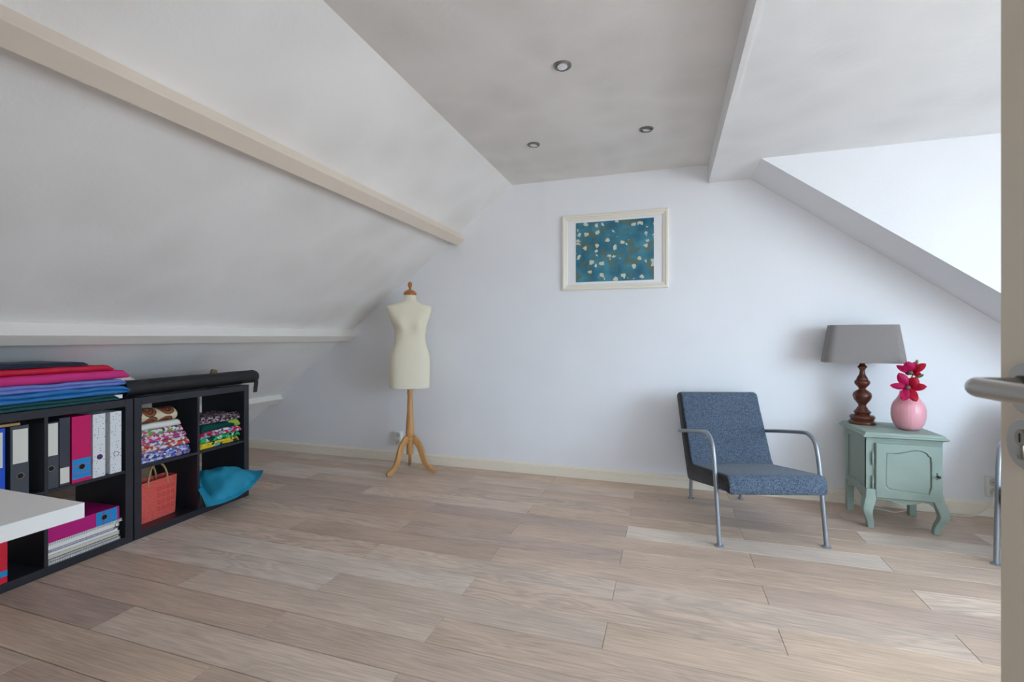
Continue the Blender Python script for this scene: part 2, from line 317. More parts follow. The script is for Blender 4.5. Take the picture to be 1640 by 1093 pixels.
def lathe(bm, prof, seg=32, cx=0, cy=0, caps=True):
    return loft(bm, [[(cx+r*math.cos(2*PI*i/seg), cy+r*math.sin(2*PI*i/seg), z) for i in range(seg)] for r, z in prof], caps)
def tube(bm, pts, r, seg=12, caps=True):
    P = [Vector(p) for p in pts]
    rr = r if isinstance(r, (list, tuple)) else [r]*len(P)
    T = []
    for i in range(len(P)):
        a = P[max(0, i-1)]; b_ = P[min(len(P)-1, i+1)]; T.append((b_-a).normalized())
    up = Vector((0, 0, 1)) if abs(T[0].z) < .9 else Vector((1, 0, 0))
    nrm = (up-T[0]*up.dot(T[0])).normalized(); rings = []
    for p, t, q in zip(P, T, rr):
        nrm = (nrm-t*nrm.dot(t)).normalized(); bn = t.cross(nrm)
        rings.append([p+(nrm*math.cos(2*PI*i/seg)+bn*math.sin(2*PI*i/seg))*q for i in range(seg)])
    return loft(bm, rings, caps)
def smooth_path(pts, n=8):
    P = [Vector(p) for p in pts]; P = [P[0]*2-P[1]]+P+[P[-1]*2-P[-2]]; o = []
    for i in range(1, len(P)-2):
        for k in range(n):
            t = k/n; a, b_, c, d = P[i-1:i+3]
            o.append(.5*((2*b_)+(c-a)*t+(2*a-5*b_+4*c-d)*t*t+(3*b_-a-3*c+d)*t**3))
    o.append(P[-2]); return o
def prism(bm, poly, f, a, b_):
    """poly: 2-D outline; f(u, v, w) gives the 3-D point; extruded from w=a to w=b_"""
    return loft(bm, [[f(u, v, a) for u, v in poly], [f(u, v, b_) for u, v in poly]])
def obj(name, bm, m, parent=None, smooth=None, loc=(0, 0, 0), rot=(0, 0, 0), label=None):
    bmesh.ops.recalc_face_normals(bm, faces=bm.faces)
    me = bpy.data.meshes.new(name); bm.to_mesh(me); bm.free()
    me.materials.append(m if not isinstance(m, str) else M[m])
    if smooth is not None:
        me.polygons.foreach_set('use_smooth', [True]*len(me.polygons))
        if smooth < 180: me.set_sharp_from_angle(angle=math.radians(smooth))
    o = bpy.data.objects.new(name, me); COL.objects.link(o)
    o.location = loc; o.rotation_euler = rot
    if parent: o.parent = parent
    if label: o['label'] = label
    return o
def thing(name, label, cat, loc=(0, 0, 0), rz=0, group=None, rot=None):
    o = bpy.data.objects.new(name, None); COL.objects.link(o); o.empty_display_size = .05
    o.location = loc; o.rotation_euler = rot if rot else (0, 0, rz)
    o['label'] = label; o['category'] = cat
    if group: o['group'] = group
    return o
def tag(o, label, cat, group=None, kind=None):
    o['label'] = label; o['category'] = cat
    if group: o['group'] = group
    if kind: o['kind'] = kind
    return o
def struct(o, label, cat): return tag(o, label, cat, kind='structure')

# ------------------------------------------------------------------ the room
YB, YF = 3.785, -0.20           # back wall, wall behind the camera
XC, ZC = -1.241, 2.405          # crease where the left slope meets the ceiling
SL = 0.759                      # fall of the left slope
XR, ZR, SR = 0.564, 2.270, 0.745
XF = 0.287                      # fascia of the lowered ceiling
YCH = 3.372                     # dormer cheek
XW = 3.10                       # dormer wall
XL = XC-ZC/SL                   # where the left slope reaches the floor
def zl(x): return ZC+(x-XC)*SL
def zr(x): return ZR-(x-XR)*SR

struct(obj('wall_back', box(B(), XL-.2, XW+.2, YB, YB+.12, -.05, 2.6), 'wall'), 'smooth white end wall behind the armchair and the dress form', 'wall')
dw0, dw1, dh = -.50, .392, 2.06
bm = B(); box(bm, XL-.2, dw0, YF-.12, YF, -.05, 2.6); box(bm, dw1, XW+.2, YF-.12, YF, -.05, 2.6); box(bm, dw0, dw1, YF-.12, YF, dh, 2.6)
struct(obj('wall_front', bm, 'wall'), 'white wall with the doorway the room is seen from', 'wall')
bm = B(); prism(bm, [(XL, 0), (XC, ZC), (XC-.05, ZC+.12), (XL-.2, 0)], lambda u, v, q: (u, q, v), YF, YB)
struct(obj('wall_left', bm, 'slope'), 'limewashed sloping roof wall on the left above the black cabinets', 'wall')
struct(obj('ceiling', box(B(), XC-.06, XF, YF, YB, ZC, ZC+.12), 'ceiling'), 'flat limewashed ceiling with three recessed spotlights', 'ceiling')
bm = B(); box(bm, XF, XW+.2, YF, YB, ZR, ZR+.3)
struct(obj('ceiling_dormer', bm, 'ceiling2'), 'lower white ceiling of the dormer beyond the dropped edge', 'ceiling')
# sloping strip of roof left standing between the end wall and the dormer
bm = B(); prism(bm, [(XR, ZR), (XW+.2, zr(XW+.2)), (XW+.2, ZR)], lambda u, v, q: (u, q, v), YCH, YB)
struct(obj('wall_dormer', bm, 'wall'), 'white triangular dormer cheek with its narrow sloping soffit', 'wall')
# dormer wall with the window opening
bm = B(); box(bm, XW, XW+.15, YF, YB, -.05, WZ0); box(bm, XW, XW+.15, YF, YB, WZ1, ZR+.02)
box(bm, XW, XW+.15, YF, WY0, WZ0, WZ1); box(bm, XW, XW+.15, WY1, YB, WZ0, WZ1)
struct(obj('wall_right', bm, 'wall'), 'white dormer wall below and around the window', 'wall')
bm = B(); fw = .06
box(bm, XW+.05, XW+.11, WY0, WY1, WZ0, WZ0+fw); box(bm, XW+.05, XW+.11, WY0, WY1, WZ1-fw, WZ1)
box(bm, XW+.05, XW+.11, WY0, WY0+fw, WZ0+fw, WZ1-fw); box(bm, XW+.05, XW+.11, WY1-fw, WY1, WZ0+fw, WZ1-fw)
win = struct(obj('window_1', bm, 'white'), 'wide white dormer window with three panes', 'window')
pw = (WY1-WY0-2*fw)/3
for k in range(1, 3):
    yk = WY0+fw+pw*k; obj('mullion', box(B(), XW+.05, XW+.11, yk-.03, yk+.03, WZ0+fw, WZ1-fw), 'white', win)
for k in range(3):
    obj('pane', box(B(), XW+.078, XW+.082, WY0+fw+pw*k+.03, WY0+fw+pw*(k+1)-.03, WZ0+fw, WZ1-fw), 'glass', win)
obj('window_sill', bev(box(B(), XW-.12, XW+.05, WY0-.05, WY1+.05, WZ0-.03, WZ0), .004), 'white', win)
# landing behind the doorway
bm = B(); box(bm, -.72, HX0, -1.62, -1.5, -.05, 2.5); box(bm, HX1, 1.0, -1.62, -1.5, -.05, 2.5); box(bm, HX0, HX1, -1.62, -1.5, -.05, HZ0); box(bm, HX0, HX1, -1.62, -1.5, HZ1, 2.5); box(bm, -.72, -.62, -1.62, YF-.12, -.05, 2.5); box(bm, 1.0, 1.1, -1.62, YF-.12, -.05, 2.5); box(bm, -.72, 1.1, -1.62, YF-.12, 2.5, 2.6)
struct(obj('wall_landing', bm, 'wall'), 'white walls of the landing behind the doorway', 'wall')

bm = B(); y0_, y1_ = -1.59, -1.54
box(bm, HX0, HX1, y0_, y1_, HZ0, HZ0+fw); box(bm, HX0, HX1, y0_, y1_, HZ1-fw, HZ1); box(bm, HX0, HX0+fw, y0_, y1_, HZ0+fw, HZ1-fw); box(bm, HX1-fw, HX1, y0_, y1_, HZ0+fw, HZ1-fw)
win2 = struct(obj('added_fill_window', bm, 'white'), 'unseen white landing window added behind the viewer for fill light', 'window')  # window added to let fill daylight in through the doorway
obj('pane', box(B(), HX0+fw, HX1-fw, -1.567, -1.563, HZ0+fw, HZ1-fw), 'glass', win2)

# floor: sub-floor with every oak board laid on it
floor = struct(obj('floor', box(box(B(), XL-.3, XW+.2, YF-.12, YB+.1, -.08, -.010), -.72, 1.0, -1.62, YF-.12, -.08, -.010), 'joint'), 'whitewashed oak plank floor', 'floor')
LP, WP, Y0P = 1.262, .1683, 2.744
rnd = random.Random(11)
TONES = [(190, 166, 148), (198, 175, 157), (203, 182, 165), (201, 176, 154), (186, 163, 148), (209, 192, 178), (195, 171, 152)]
mesh_cache = {}
def plank_mesh(lx, ly):
    key = (round(lx, 4), round(ly, 4))
    if key not in mesh_cache:
        b_ = box(B(), -lx/2+.0007, lx/2-.0007, -ly/2+.0012, ly/2-.0012, -.012, 0)
        top = [x for x in b_.edges if all(v.co.z > -.001 for v in x.verts)]
        bmesh.ops.bevel(b_, geom=top, offset=.0012, segments=1, affect='EDGES')
        bmesh.ops.recalc_face_normals(b_, faces=b_.faces)
        me = bpy.data.meshes.new('plank'); b_.to_mesh(me); b_.free(); me.materials.append(M['plank']); mesh_cache[key] = me
    return mesh_cache[key]
for k in range(-27, 7):
    ya, yb = Y0P+WP*k, Y0P+WP*(k+1)
    ya, yb = max(ya, -1.5), min(yb, YB)
    if yb-ya < .01: continue
    x = (-2.12 if k % 2 else -1.49)-LP*3
    while x < XW:
        xa, xb = max(x, XL), min(x+LP, XW+.02)
        if ya < YF-.12: xa, xb = max(xa, -.62), min(xb, 1.0)
        if xb-xa > .02:
            o = bpy.data.objects.new('plank', plank_mesh(xb-xa, yb-ya)); COL.objects.link(o); o.parent = floor
            o.location = ((xa+xb)/2, (ya+yb)/2, 0)
            t = rnd.choice(TONES); j = rnd.uniform(.98, 1.09); c = lin(t)
            o.color = (c[0]*j, c[1]*j, c[2]*j, rnd.random()**2)
        x += LP

# roof purlins on the left slope
tx, tz = 1/math.hypot(1, SL), SL/math.hypot(1, SL)       # up the slope
nx, nz_ = tz, -tx                                        # out of the slope into the room
def purlin(name, x, prow, wide, label, mk='beam'):
    """x: foot of the beam's lower corner; prow: how far it stands off the slope"""
    b_ = B(); P = Vector((x, zl(x)))
    t, n = Vector((tx, tz)), Vector((nx, nz_))
    q = [P-n*.03, P+n*prow, P+n*prow+t*wide, P+t*wide-n*.03]
    prism(b_, [tuple(v) for v in q], lambda u, v, y: (u, y, v), YF, YB-.002); bev(b_, .004, 2)
    return struct(obj(name, b_, mk), label, 'beam')
def foot(bx, bz):      # foot on the slope of a corner standing off it
    d = (bz-zl(bx))*(-tx)
    return bx-nx*d, d
for i, (bx, bz, wd, lb) in enumerate(((-1.744, 1.926, .082, 'cream roof beam high on the left slope'),
                                     (-2.856, 1.088, .082, 'cream roof beam low on the left slope, level with the eye'),
                                     (-3.714, .462, .085, 'lowest cream roof beam near the floor behind the black cabinet'))):
    fx, d = foot(bx, bz); purlin('trim_%d' % (i+1), fx, d, wd, lb, 'beam' if i == 0 else 'beam2')
bm = box(B(), XF-.004, XF+.02, YF, YB-.002, ZR-.004, ZC-.001)
struct(obj('trim_4', bm, 'ceiling2'), 'narrow dropped edge between the flat ceiling and the dormer', 'trim')

# baseboard on the end wall: two lengths with a joint behind the dress form
bb = bpy.data.objects.new('baseboard_back', None); COL.objects.link(bb); bb.location = (0, YB, 0); struct(bb, 'cream moulded baseboard along the end wall', 'baseboard')
prof = [(0, 0), (-.018, 0), (-.018, .056), (-.012, .058), (-.012, .062), (-.015, .064), (-.015, .074), (-.011, .082), (-.006, .088), (0, .09)]
for xa, xb in ((XL+.05, -2.549), (-2.546, XW)):
    b_ = B(); prism(b_, prof, lambda u, v, q: (q, u, v), xa, xb); obj('board', b_, 'trim', bb)
bbr = obj('baseboard_right', prism(B(), [(-u, v) for u, v in prof], lambda u, v, q: (XW-u, q, v), YF, YB-.02), 'trim')
struct(bbr, 'cream baseboard under the dormer window', 'baseboard')

# ------------------------------------------------------------------ open door at the right edge
DX = .348
door = thing('door_1', 'open cream panel door at the right edge, steel lever and keyhole plate', 'door', (DX, 0, 0)); door['kind'] = 'structure'
b_ = box(B(), 0, .04, YF+.03, .666, .008, 2.03); bev(b_, .002, 2); obj('leaf', b_, 'door', door)
def disc_x(b_, x0, x1, y, z, r, seg=40, edge=.002):
    return loft(b_, [[(xx, y+q*math.cos(2*PI*i/seg), z+q*math.sin(2*PI*i/seg)) for i in range(seg)] for xx, q in ((x0, r), (x1+edge, r), (x1, r-edge))])
ro = obj('handle_rosette', disc_x(B(), 0, -.008, .616, 1.079, .0265), 'door_steel', door, 40)
path = smooth_path([(-.006, .616, 1.079), (-.030, .616, 1.079), (-.044, .613, 1.079), (-.050, .603, 1.079), (-.051, .585, 1.079), (-.051, .49, 1.079)], 6)
obj('lever_handle', tube(B(), path, .0098, 20), 'door_steel', door, 40)
obj('neck_collar', disc_x(B(), -.008, -.012, .616, 1.079, .012, 24, .001), 'iron', door, 40)
kr = obj('keyhole_rosette', disc_x(B(), 0, -.008, .616, 1.0215, .0265), 'door_steel', door, 40)
b_ = B(); disc_x(b_, -.008, -.0105, .616, 1.028, .0085, 24, .0006); 
obj('key_cylinder', b_, 'brass_key', kr, 40)
b_ = box(B(), -.0105, -.008, .616-.0048, .616+.0048, 1.006, 1.022); bev(b_, .0015, 2); obj('cylinder_foot', b_, 'brass_key', kr, 40)
obj('keyway', box(B(), -.0109, -.0104, .616-.0009, .616+.0009, 1.0235, 1.0325), 'dark', kr)

# ------------------------------------------------------------------ ceiling spotlights
def spotlight(x, y, tilt, az, label):
    t = thing('recessed_spotlight', label, 'spotlight', (x, y, ZC), az, 'recessed ceiling spotlights')
    b_ = B(); loft(b_, [[(r*math.cos(2*PI*i/40), r*math.sin(2*PI*i/40), z) for i in range(40)] for r, z in ((.043, 0), (.043, -.003), (.040, -.006), (.034, -.006), (.033, -.001))], caps=False)
    obj('trim_ring', b_, 'spot_ring', t, 40)
    obj('gap_shade_disc', lathe(B(), [(.0345, -.0005), (.0345, -.0015)], 32), 'dark', t)  # black disc stands in for the shade of the recess
    r_ = (tilt, 0, 0)
    b_ = B(); loft(b_, [[(r*math.cos(2*PI*i/40), r*math.sin(2*PI*i/40), z) for i in range(40)] for r, z in ((.031, .004), (.031, -.004), (.029, -.006), (.0255, -.005), (.025, 0))], caps=False)
    g_ = obj('gimbal', b_, 'spot_ring', t, 40, (0, 0, -.004), r_)
    obj('lens', lathe(B(), [(.0255, 0), (.0245, -.0025), (.016, -.004), (.006, -.0045), (.001, -.0046)], 28), 'lens', g_, 50)
spotlight(-.471, 2.19, math.radians(-8), .4, 'recessed nickel spotlight nearest the camera, largest of three in the ceiling')
spotlight(-.846, 3.03, math.radians(6), 2.2, 'recessed nickel spotlight nearest the left slope, rear of the ceiling')
spotlight(-.127, 3.02, math.radians(14), 1.3, 'tilted recessed nickel spotlight beside the dropped ceiling edge')

# ------------------------------------------------------------------ framed print
pf = thing('framed_print', 'framed teal print with pale flecks in an off-white frame on the end wall', 'picture', (-.405, YB, 1.804))
W2, H2 = .4085, .300
def frame_ring(b_, prof2):
    rings = []
    for ins, yy in prof2:
        rings.append([(-W2+ins, yy, -H2+ins), (W2-ins, yy, -H2+ins), (W2-ins, yy, H2-ins), (-W2+ins, yy, H2-ins)])
    rings.append(rings[0]); return loft(b_, rings, caps=False)
obj('frame', frame_ring(B(), [(0, 0), (0, -.020), (.006, -.026), (.018, -.026), (.026, -.020), (.040, -.016), (.044, -.012), (.044, -.004), (.044, 0)]), 'frame', pf)
obj('mount', box(B(), -W2+.04, W2-.04, -.008, -.003, -H2+.04, H2-.04), 'mount', pf)
obj('print', box(B(), -.298, .302, -.0095, -.0075, -.236, .238), 'art', pf)

# ------------------------------------------------------------------ wall sockets
def socket(x, z, label):
    t = thing('wall_socket', label, 'socket', (x, YB, z), 0, 'double wall sockets on the end wall')
    b_ = box(B(), -.036, .036, -.036, 0, -.062, .062); bev(b_, .005, 3); obj('housing', b_, 'plastic', t, 40)
    for dz in (-.03, .03):
        b_ = B(); loft(b_, [[(r*math.cos(2*PI*i/28), y, dz+r*math.sin(2*PI*i/28)) for i in range(28)] for r, y in ((.026, -.0355), (.026, -.0385), (.0235, -.0385), (.022, -.0368))])
        s_ = obj('outlet_well', b_, 'plastic_dark', t, 40)
        b_ = B()
        for dx in (-.0095, .0095): loft(b_, [[(dx+.003*math.cos(2*PI*i/10), y, dz+.003*math.sin(2*PI*i/10)) for i in range(10)] for y in (-.0366, -.0378)])
        obj('pin_hole', b_, 'dark', s_)
socket(-2.325, .212, 'white double wall socket beside the dress form stand')
socket(1.935, .192, 'white double wall socket low beside the sage nightstand')

# ------------------------------------------------------------------ dress form
mx_, my_, mrot = -2.06, 3.52, math.radians(30.3)
df = thing('dress_form', 'cream dress form on a turned beech tripod stand before the end wall', 'mannequin', (mx_, my_, 0), mrot)
S_ = 1/(3.036*190.5)
def mz(y): return 1.13+(540-(430+y/3.036))/190.5
secs = [  # zoom row, left, right edges, depth front, depth back (m)
 (577, 107, 297, .110, .118), (560, 106, 298, .112, .121), (530, 105, 299, .114, .126), (490, 104, 300, .114, .130), (450, 106, 300, .112, .128),
 (420, 110, 297, .108, .118), (390, 120, 287, .100, .102), (365, 129, 280, .094, .090), (340, 131, 278, .094, .086), (320, 130, 278, .100, .088),
 (300, 130, 281, .110, .094), (285, 124, 283, .116, .100), (270, 119, 286, .116, .104), (250, 111, 294, .106, .106), (230, 104, 300, .092, .106), (212, 99, 304, .078, .104),
 (198, 94, 307, .066, .096), (189, 93, 307, .058, .088), (184, 96, 304, .054, .080), (179, 112, 290, .050, .074), (173, 136, 268, .046, .068), (166, 156, 250, .044, .062), (160, 168, 240, .043, .056), (154, 174, 235, .043, .052), (140, 176, 234, .044, .050), (131, 177, 233, .044, .050)]
b_ = B(); rings = []; NS = 56
for y, l, r, df_, db in secs:
    z = mz(y); hw = (r-l)/2*S_; cx = ((l+r)/2-204)*S_
    ring = []
    for i in range(NS):
        a = 2*PI*i/NS; ca, sa = math.cos(a), math.sin(a)
        ex = .82 if y > 180 else .95
        px = hw*math.copysign(abs(ca)**ex, ca); py = -(df_ if sa > 0 else db)*math.copysign(abs(sa)**ex, sa)
        if sa > 0:      # bust
            for s_ in (-1, 1):
                g_ = math.exp(-(((px/hw)-s_*.52)/.30)**2)*math.exp(-((z-mz(276))/.055)**2); py -= .026*g_
        ring.append((px+cx, py, z))
    rings.append(ring)
loft(b_, rings); obj('torso', b_, 'cream_jersey', df, 60)
b_ = B(); rg = rings[0]
loft(b_, [[(x*k, y*k+.0, z) for x, y, z0 in rg] for k, z in ((1.0, mz(572)), (1.008, mz(572.5)), (1.012, mz(577)), (1.004, mz(581)), (.97, mz(580)))]); obj('hem_band', b_, 'hem', df, 60)
b_ = lathe(B(), [(.050, mz(131)), (.054, mz(128)), (.054, mz(122)), (.046, mz(114)), (.030, mz(108)), (.012, mz(103)), (.009, mz(99)), (.010, mz(96)), (.015, mz(90)), (.0185, mz(81)), (.016, mz(71)), (.008, mz(66)), (.001, mz(65))], 36)
obj('neck_cap', b_, 'cap_wood', df, 50)
pole = [(14, 584), (14, 592), (12.5, 593), (12.5, 598), (13.5, 600), (13.5, 610), (12, 612), (12.5, 640), (14, 690), (17, 730), (19.5, 775), (21, 800), (20.5, 815), (17.5, 820), (17, 823), (20.5, 826), (20.5, 831), (17.5, 834), (17, 838), (17, 895), (15.5, 903), (6, 904)]
obj('pole', lathe(B(), [(r*S_, mz(y)) for r, y in pole][::-1], 36), 'beech', df, 40)
def tripod_leg():
    b_ = B()
    cen = smooth_path([(.026, 0, .285), (.052, 0, .262), (.092, 0, .205), (.112, 0, .145), (.138, 0, .078), (.178, 0, .038), (.228, 0, .016)], 5)
    rings = []
    for i, p in enumerate(cen):
        a = cen[max(0, i-1)]; c = cen[min(len(cen)-1, i+1)]; t = (c-a).normalized(); n = Vector((-t.z, 0, t.x))
        h = .030-.014*(i/(len(cen)-1)); th = .013
        rings.append([p+n*h+Vector((0, th, 0)), p+n*h-Vector((0, th, 0)), p-n*h-Vector((0, th, 0)), p-n*h+Vector((0, th, 0))])
    for r in rings:
        for v in r: v.z = max(v.z, 0.0)
    loft(b_, rings); return bev(b_, .003, 2)
for a in (247, 5, 121): obj('leg', tripod_leg(), 'beech', df, 40, rot=(0, 0, math.radians(a)-mrot))

# ------------------------------------------------------------------ armchairs
def armchair(loc, rz, label):
    t = thing('armchair', label, 'armchair', loc, rz, 'felt armchairs with tube arms')
    prof = [(.80, .710), (.795, .728), (.775, .742), (.74, .748), (.71, .744), (.695, .728), (.675, .68), (.58, .49), (.51, .345), (.485, .318), (.45, .322), (.30, .345), (.10, .375), (.0, .390), (-.03, .388), (-.05, .372), (-.062, .335), (-.064, .305), (-.055, .296), (.0, .294), (.15, .270), (.35, .232), (.54, .196), (.565, .194), (.585, .210), (.66, .37)]
    P = [(d, z) for d, z in prof]
    b_ = B(); hw = .2575
    cxp = sum(p[0] for p in P)/len(P)
    def shrink(k):      # inset outline by distance k along vertex normals
        o = []; n = len(P)
        for i in range(n):
            a, c = Vector(P[i-1]), Vector(P[(i+1) % n]); tt = (c-a).normalized(); nn = Vector((tt.y, -tt.x))
            o.append((P[i][0]+nn.x*k*sgn, P[i][1]+nn.y*k*sgn))
        return o
    ar = sum(P[i-1][0]*P[i][1]-P[i][0]*P[i-1][1] for i in range(len(P))); sgn = -1 if ar > 0 else 1
    rings = []
    for y, k in ((-hw, .012), (-hw+.002, .005), (-hw+.008, .001), (-hw+.014, 0), (hw-.014, 0), (hw-.008, .001), (hw-.002, .005), (hw, .012)):
        rings.append([(y, d, z) for d, z in shrink(k)])
    loft(b_, rings[1:-1]); obj('upholstery', b_, 'felt', t, 50)
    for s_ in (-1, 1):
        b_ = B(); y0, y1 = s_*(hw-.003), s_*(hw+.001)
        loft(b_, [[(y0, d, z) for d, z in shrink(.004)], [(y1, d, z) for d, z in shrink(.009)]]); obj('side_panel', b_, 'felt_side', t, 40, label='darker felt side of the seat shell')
    for s_ in (-1, 1):
        x = s_*.285
        pts = [(x, 0, .004), (x, .058, .385), (x, .078, .48), (x, .096, .53), (x, .125, .560), (x, .165, .574), (x, .215, .574), (x, .44, .536), (x, .66, .495)]
        a_ = obj('arm_tube', tube(B(), smooth_path(pts, 6), .0118, 14), 'grey_tube', t, 50)
        obj('foot_disc', lathe(B(), [(.024, 0), (.024, .003), (.020, .006), (.012, .007)], 24, x, 0), 'rubber', a_, 40)
        b_ = tube(B(), smooth_path([(s_*.285, .655, .497), (s_*.27, .68, .492), (s_*.235, .69, .488)], 4), .0105, 12); obj('arm_bracket', b_, 'grey_tube', t, 50)
        x = s_*.172
        r_ = obj('rear_leg', tube(B(), smooth_path([(x, .76, .004), (x, .757, .30), (x, .75, .40), (x, .728, .47), (x, .69, .50)], 4), .0115, 12), 'grey_tube', t, 50)
        obj('foot_disc', lathe(B(), [(.022, 0), (.022, .003), (.018, .006), (.012, .007)], 24, x, .76), 'rubber', r_, 40)
    obj('cross_rail', tube(B(), [(-.285, .046, .29), (.285, .046, .29)], .008, 10), 'grey_tube', t, 50)
    return t
armchair((.536, 2.867, 0), math.atan2(.289, .957), 'blue-grey felt armchair with tube arms in front of the end wall')
armchair((1.784, 2.830, 0), -math.radians(34), 'second tube-arm armchair, mostly hidden behind the open door')

# ------------------------------------------------------------------ sage nightstand
NX, NY = 1.295, 3.49
ns = thing('nightstand', 'sage green painted nightstand with cabriole legs holding lamp and vase', 'nightstand', (NX, NY, 0))
def rect(x0, x1, y0, y1, z): return [(x0, y0, z), (x1, y0, z), (x1, y1, z), (x0, y1, z)]
xa, xb, ya, yb = -.205, .205, -.20, .23
b_ = B(); loft(b_, [rect(xa+i, xb-i, ya+i, yb-i*.4, z) for i, z in ((.022, .528), (.022, .535), (.006, .541), (0, .546), (.001, .552), (.010, .556), (.012, .562), (.016, .567), (.020, .570))]); obj('top', b_, 'sage', ns)
bx0, bx1, by0, by1 = -.180, .188, -.160, .180      # carcass
box_z0, box_z1 = .195, .528
for s_, x in ((-1, bx0), (1, bx1)):
    b_ = B(); st = .045
    def fr(x0, x1, y0, y1, z0, z1): box(b_, min(x0, x1), max(x0, x1), y0, y1, z0, z1)
    fr(x, x-s_*.020, by0, by0+st, .165, box_z1); fr(x, x-s_*.020, by1-st, by1, .165, box_z1)
    fr(x, x-s_*.020, by0+st, by1-st, box_z1-.03, box_z1)
    # bottom rail with a shaped lower edge
    pol = [(by0+st, .235), (by0+st, .160), (by0+st+.05, .176), (0, .190), (by1-st-.05, .176), (by1-st, .165), (by1-st, .235)]
    prism(b_, pol, lambda u, v, q: (q, u, v), x, x-s_*.020)
    obj('side_frame', b_, 'sage', ns)
    obj('side_panel', box(B(), min(x-s_*.008, x-s_*.016), max(x-s_*.008, x-s_*.016), by0+st-.003, by1-st+.003, .232, box_z1-.027), 'sage', ns)
obj('back_panel', box(B(), bx0+.020, bx1-.020, by1-.012, by1-.001, .19, box_z1), 'sage', ns)
obj('bottom_panel', box(B(), bx0+.020, bx1-.020, by0+.018, by1-.012, .195, .21), 'sage', ns)
b_ = B(); box(b_, bx0+.0, bx0+.046, by0-.002, by0+.016, .17, box_z1); box(b_, bx1-.030, bx1, by0-.002, by0+.016, .17, box_z1); box(b_, bx0+.046, bx1-.03, by0-.002, by0+.016, .505, box_z1); obj('front_frame', b_, 'sage', ns)
ap = [(bx0+.03, .205)]+[(x-NX, z) for x, z in ((1.145, .150), (1.166, .176), (1.22, .176), (1.248, .166), (1.27, .158), (1.295, .156), (1.31, .156), (1.335, .158), (1.362, .166), (1.39, .176), (1.42, .172), (1.452, .148))]+[(bx1-.03, .205)]
obj('apron', prism(B(), ap, lambda u, v, q: (u, q, v), by0-.004, by0+.014), 'sage', ns)
dr_x0, dr_x1, dr_z0, dr_z1 = 1.158-NX, 1.474-NX, .187, .507
dy = by0-.020
# door with a shaped sunk panel
out_pts = [(1.207, .436), (1.210, .452), (1.249, .451), (1.285, .458), (1.324, .471), (1.352, .476), (1.378, .474), (1.401, .463), (1.410, .448), (1.421, .440), (1.424, .40), (1.424, .33), (1.424, .27), (1.417, .250), (1.412, .232), (1.402, .226), (1.34, .230), (1.28, .235), (1.228, .238), (1.214, .246), (1.205, .258), (1.205, .34)]
inn = [(x-NX, z) for x, z in out_pts]
c0 = ((dr_x0+dr_x1)/2, (dr_z0+dr_z1)/2)
def to_rect(p):
    dx, dz = p[0]-c0[0], p[1]-c0[1]; hx, hz = (dr_x1-dr_x0)/2, (dr_z1-dr_z0)/2
    k = min(hx/abs(dx) if dx else 9, hz/abs(dz) if dz else 9); return (c0[0]+dx*k, c0[1]+dz*k)
corners = [(dr_x0, dr_z1), (dr_x1, dr_z1), (dr_x1, dr_z0), (dr_x0, dr_z0)]
outer = [to_rect(p) for p in inn]
for cc in corners:      # snap the nearest outline point to each corner
    k = min(range(len(outer)), key=lambda i: (outer[i][0]-cc[0])**2+(outer[i][1]-cc[1])**2); outer[k] = cc
def grow(P, k):
    return [(p[0]+(p[0]-c0[0])*k, p[1]+(p[1]-c0[1])*k) for p in P]
rg = [[(x, dy+.018, z) for x, z in outer], [(x, dy+.003, z) for x, z in outer], [(x, dy, z) for x, z in grow(outer, -.025)], [(x, dy, z) for x, z in grow(inn, .03)], [(x, dy+.007, z) for x, z in inn], [(x, dy+.007, z) for x, z in grow(inn, -.03)], [(x, dy+.004, z) for x, z in grow(inn, -.07)]]
b_ = B(); loft(b_, rg); dr = obj('door', b_, 'sage', ns)
hi = smooth_path([(x, dy+.005, z) for x, z in [inn[2], inn[3], inn[4], inn[5], inn[6], inn[7], inn[8], inn[9], inn[10], inn[11], inn[12], inn[13]]], 3)
obj('panel_moulding', tube(B(), hi, .0022, 8), 'sage_dark', dr, 60, label='dark edge along the top and right of the sunk panel')  # darker bead, on the top and right edges only
b_ = B(); loft(b_, [[(1.451-NX+r*math.cos(2*PI*i/16), y, .338+r*math.sin(2*PI*i/16)) for i in range(16)] for r, y in ((.004, dy+.001), (.0035, dy-.012), (.008, dy-.016), (.009, dy-.021), (.006, dy-.026), (.001, dy-.027))]); obj('knob', b_, 'iron', dr, 50)
b_ = box(B(), 1.4505-NX-.004, 1.4505-NX+.004, dy-.002, dy+.001, .318, .358); bev(b_, .001, 1); obj('escutcheon', b_, 'sage_dark', dr)
for z0, z1 in ((.370, .460), (.222, .318)):
    zc = (z0+z1)/2; b_ = lathe(B(), [(.001, z0), (.003, z0+.008), (.0055, z0+.022), (.0055, zc-.002), (.0065, zc), (.0055, zc+.002), (.0055, z1-.022), (.003, z1-.008), (.001, z1)], 12, 1.1455-NX, dy+.010); obj('hinge', b_, 'sage', ns, 50)
def cabriole(sx):
    rings = []
    for z, off, h in ((.235, 0, .024), (.19, .002, .026), (.165, .010, .027), (.135, .019, .0255), (.108, .022, .023), (.085, .017, .021), (.06, .007, .0185), (.035, .000, .017), (.015, -.002, .0165), (0, -.002, .0165)):
        cx, cy = (bx1-.022 if sx > 0 else bx0+.022)+sx*off, by0+.010-off
        rings.append([(cx-h, cy-h, z), (cx+h, cy-h, z), (cx+h, cy+h, z), (cx-h, cy+h, z)])
    b_ = loft(B(), rings); return bev(b_, .003, 2)
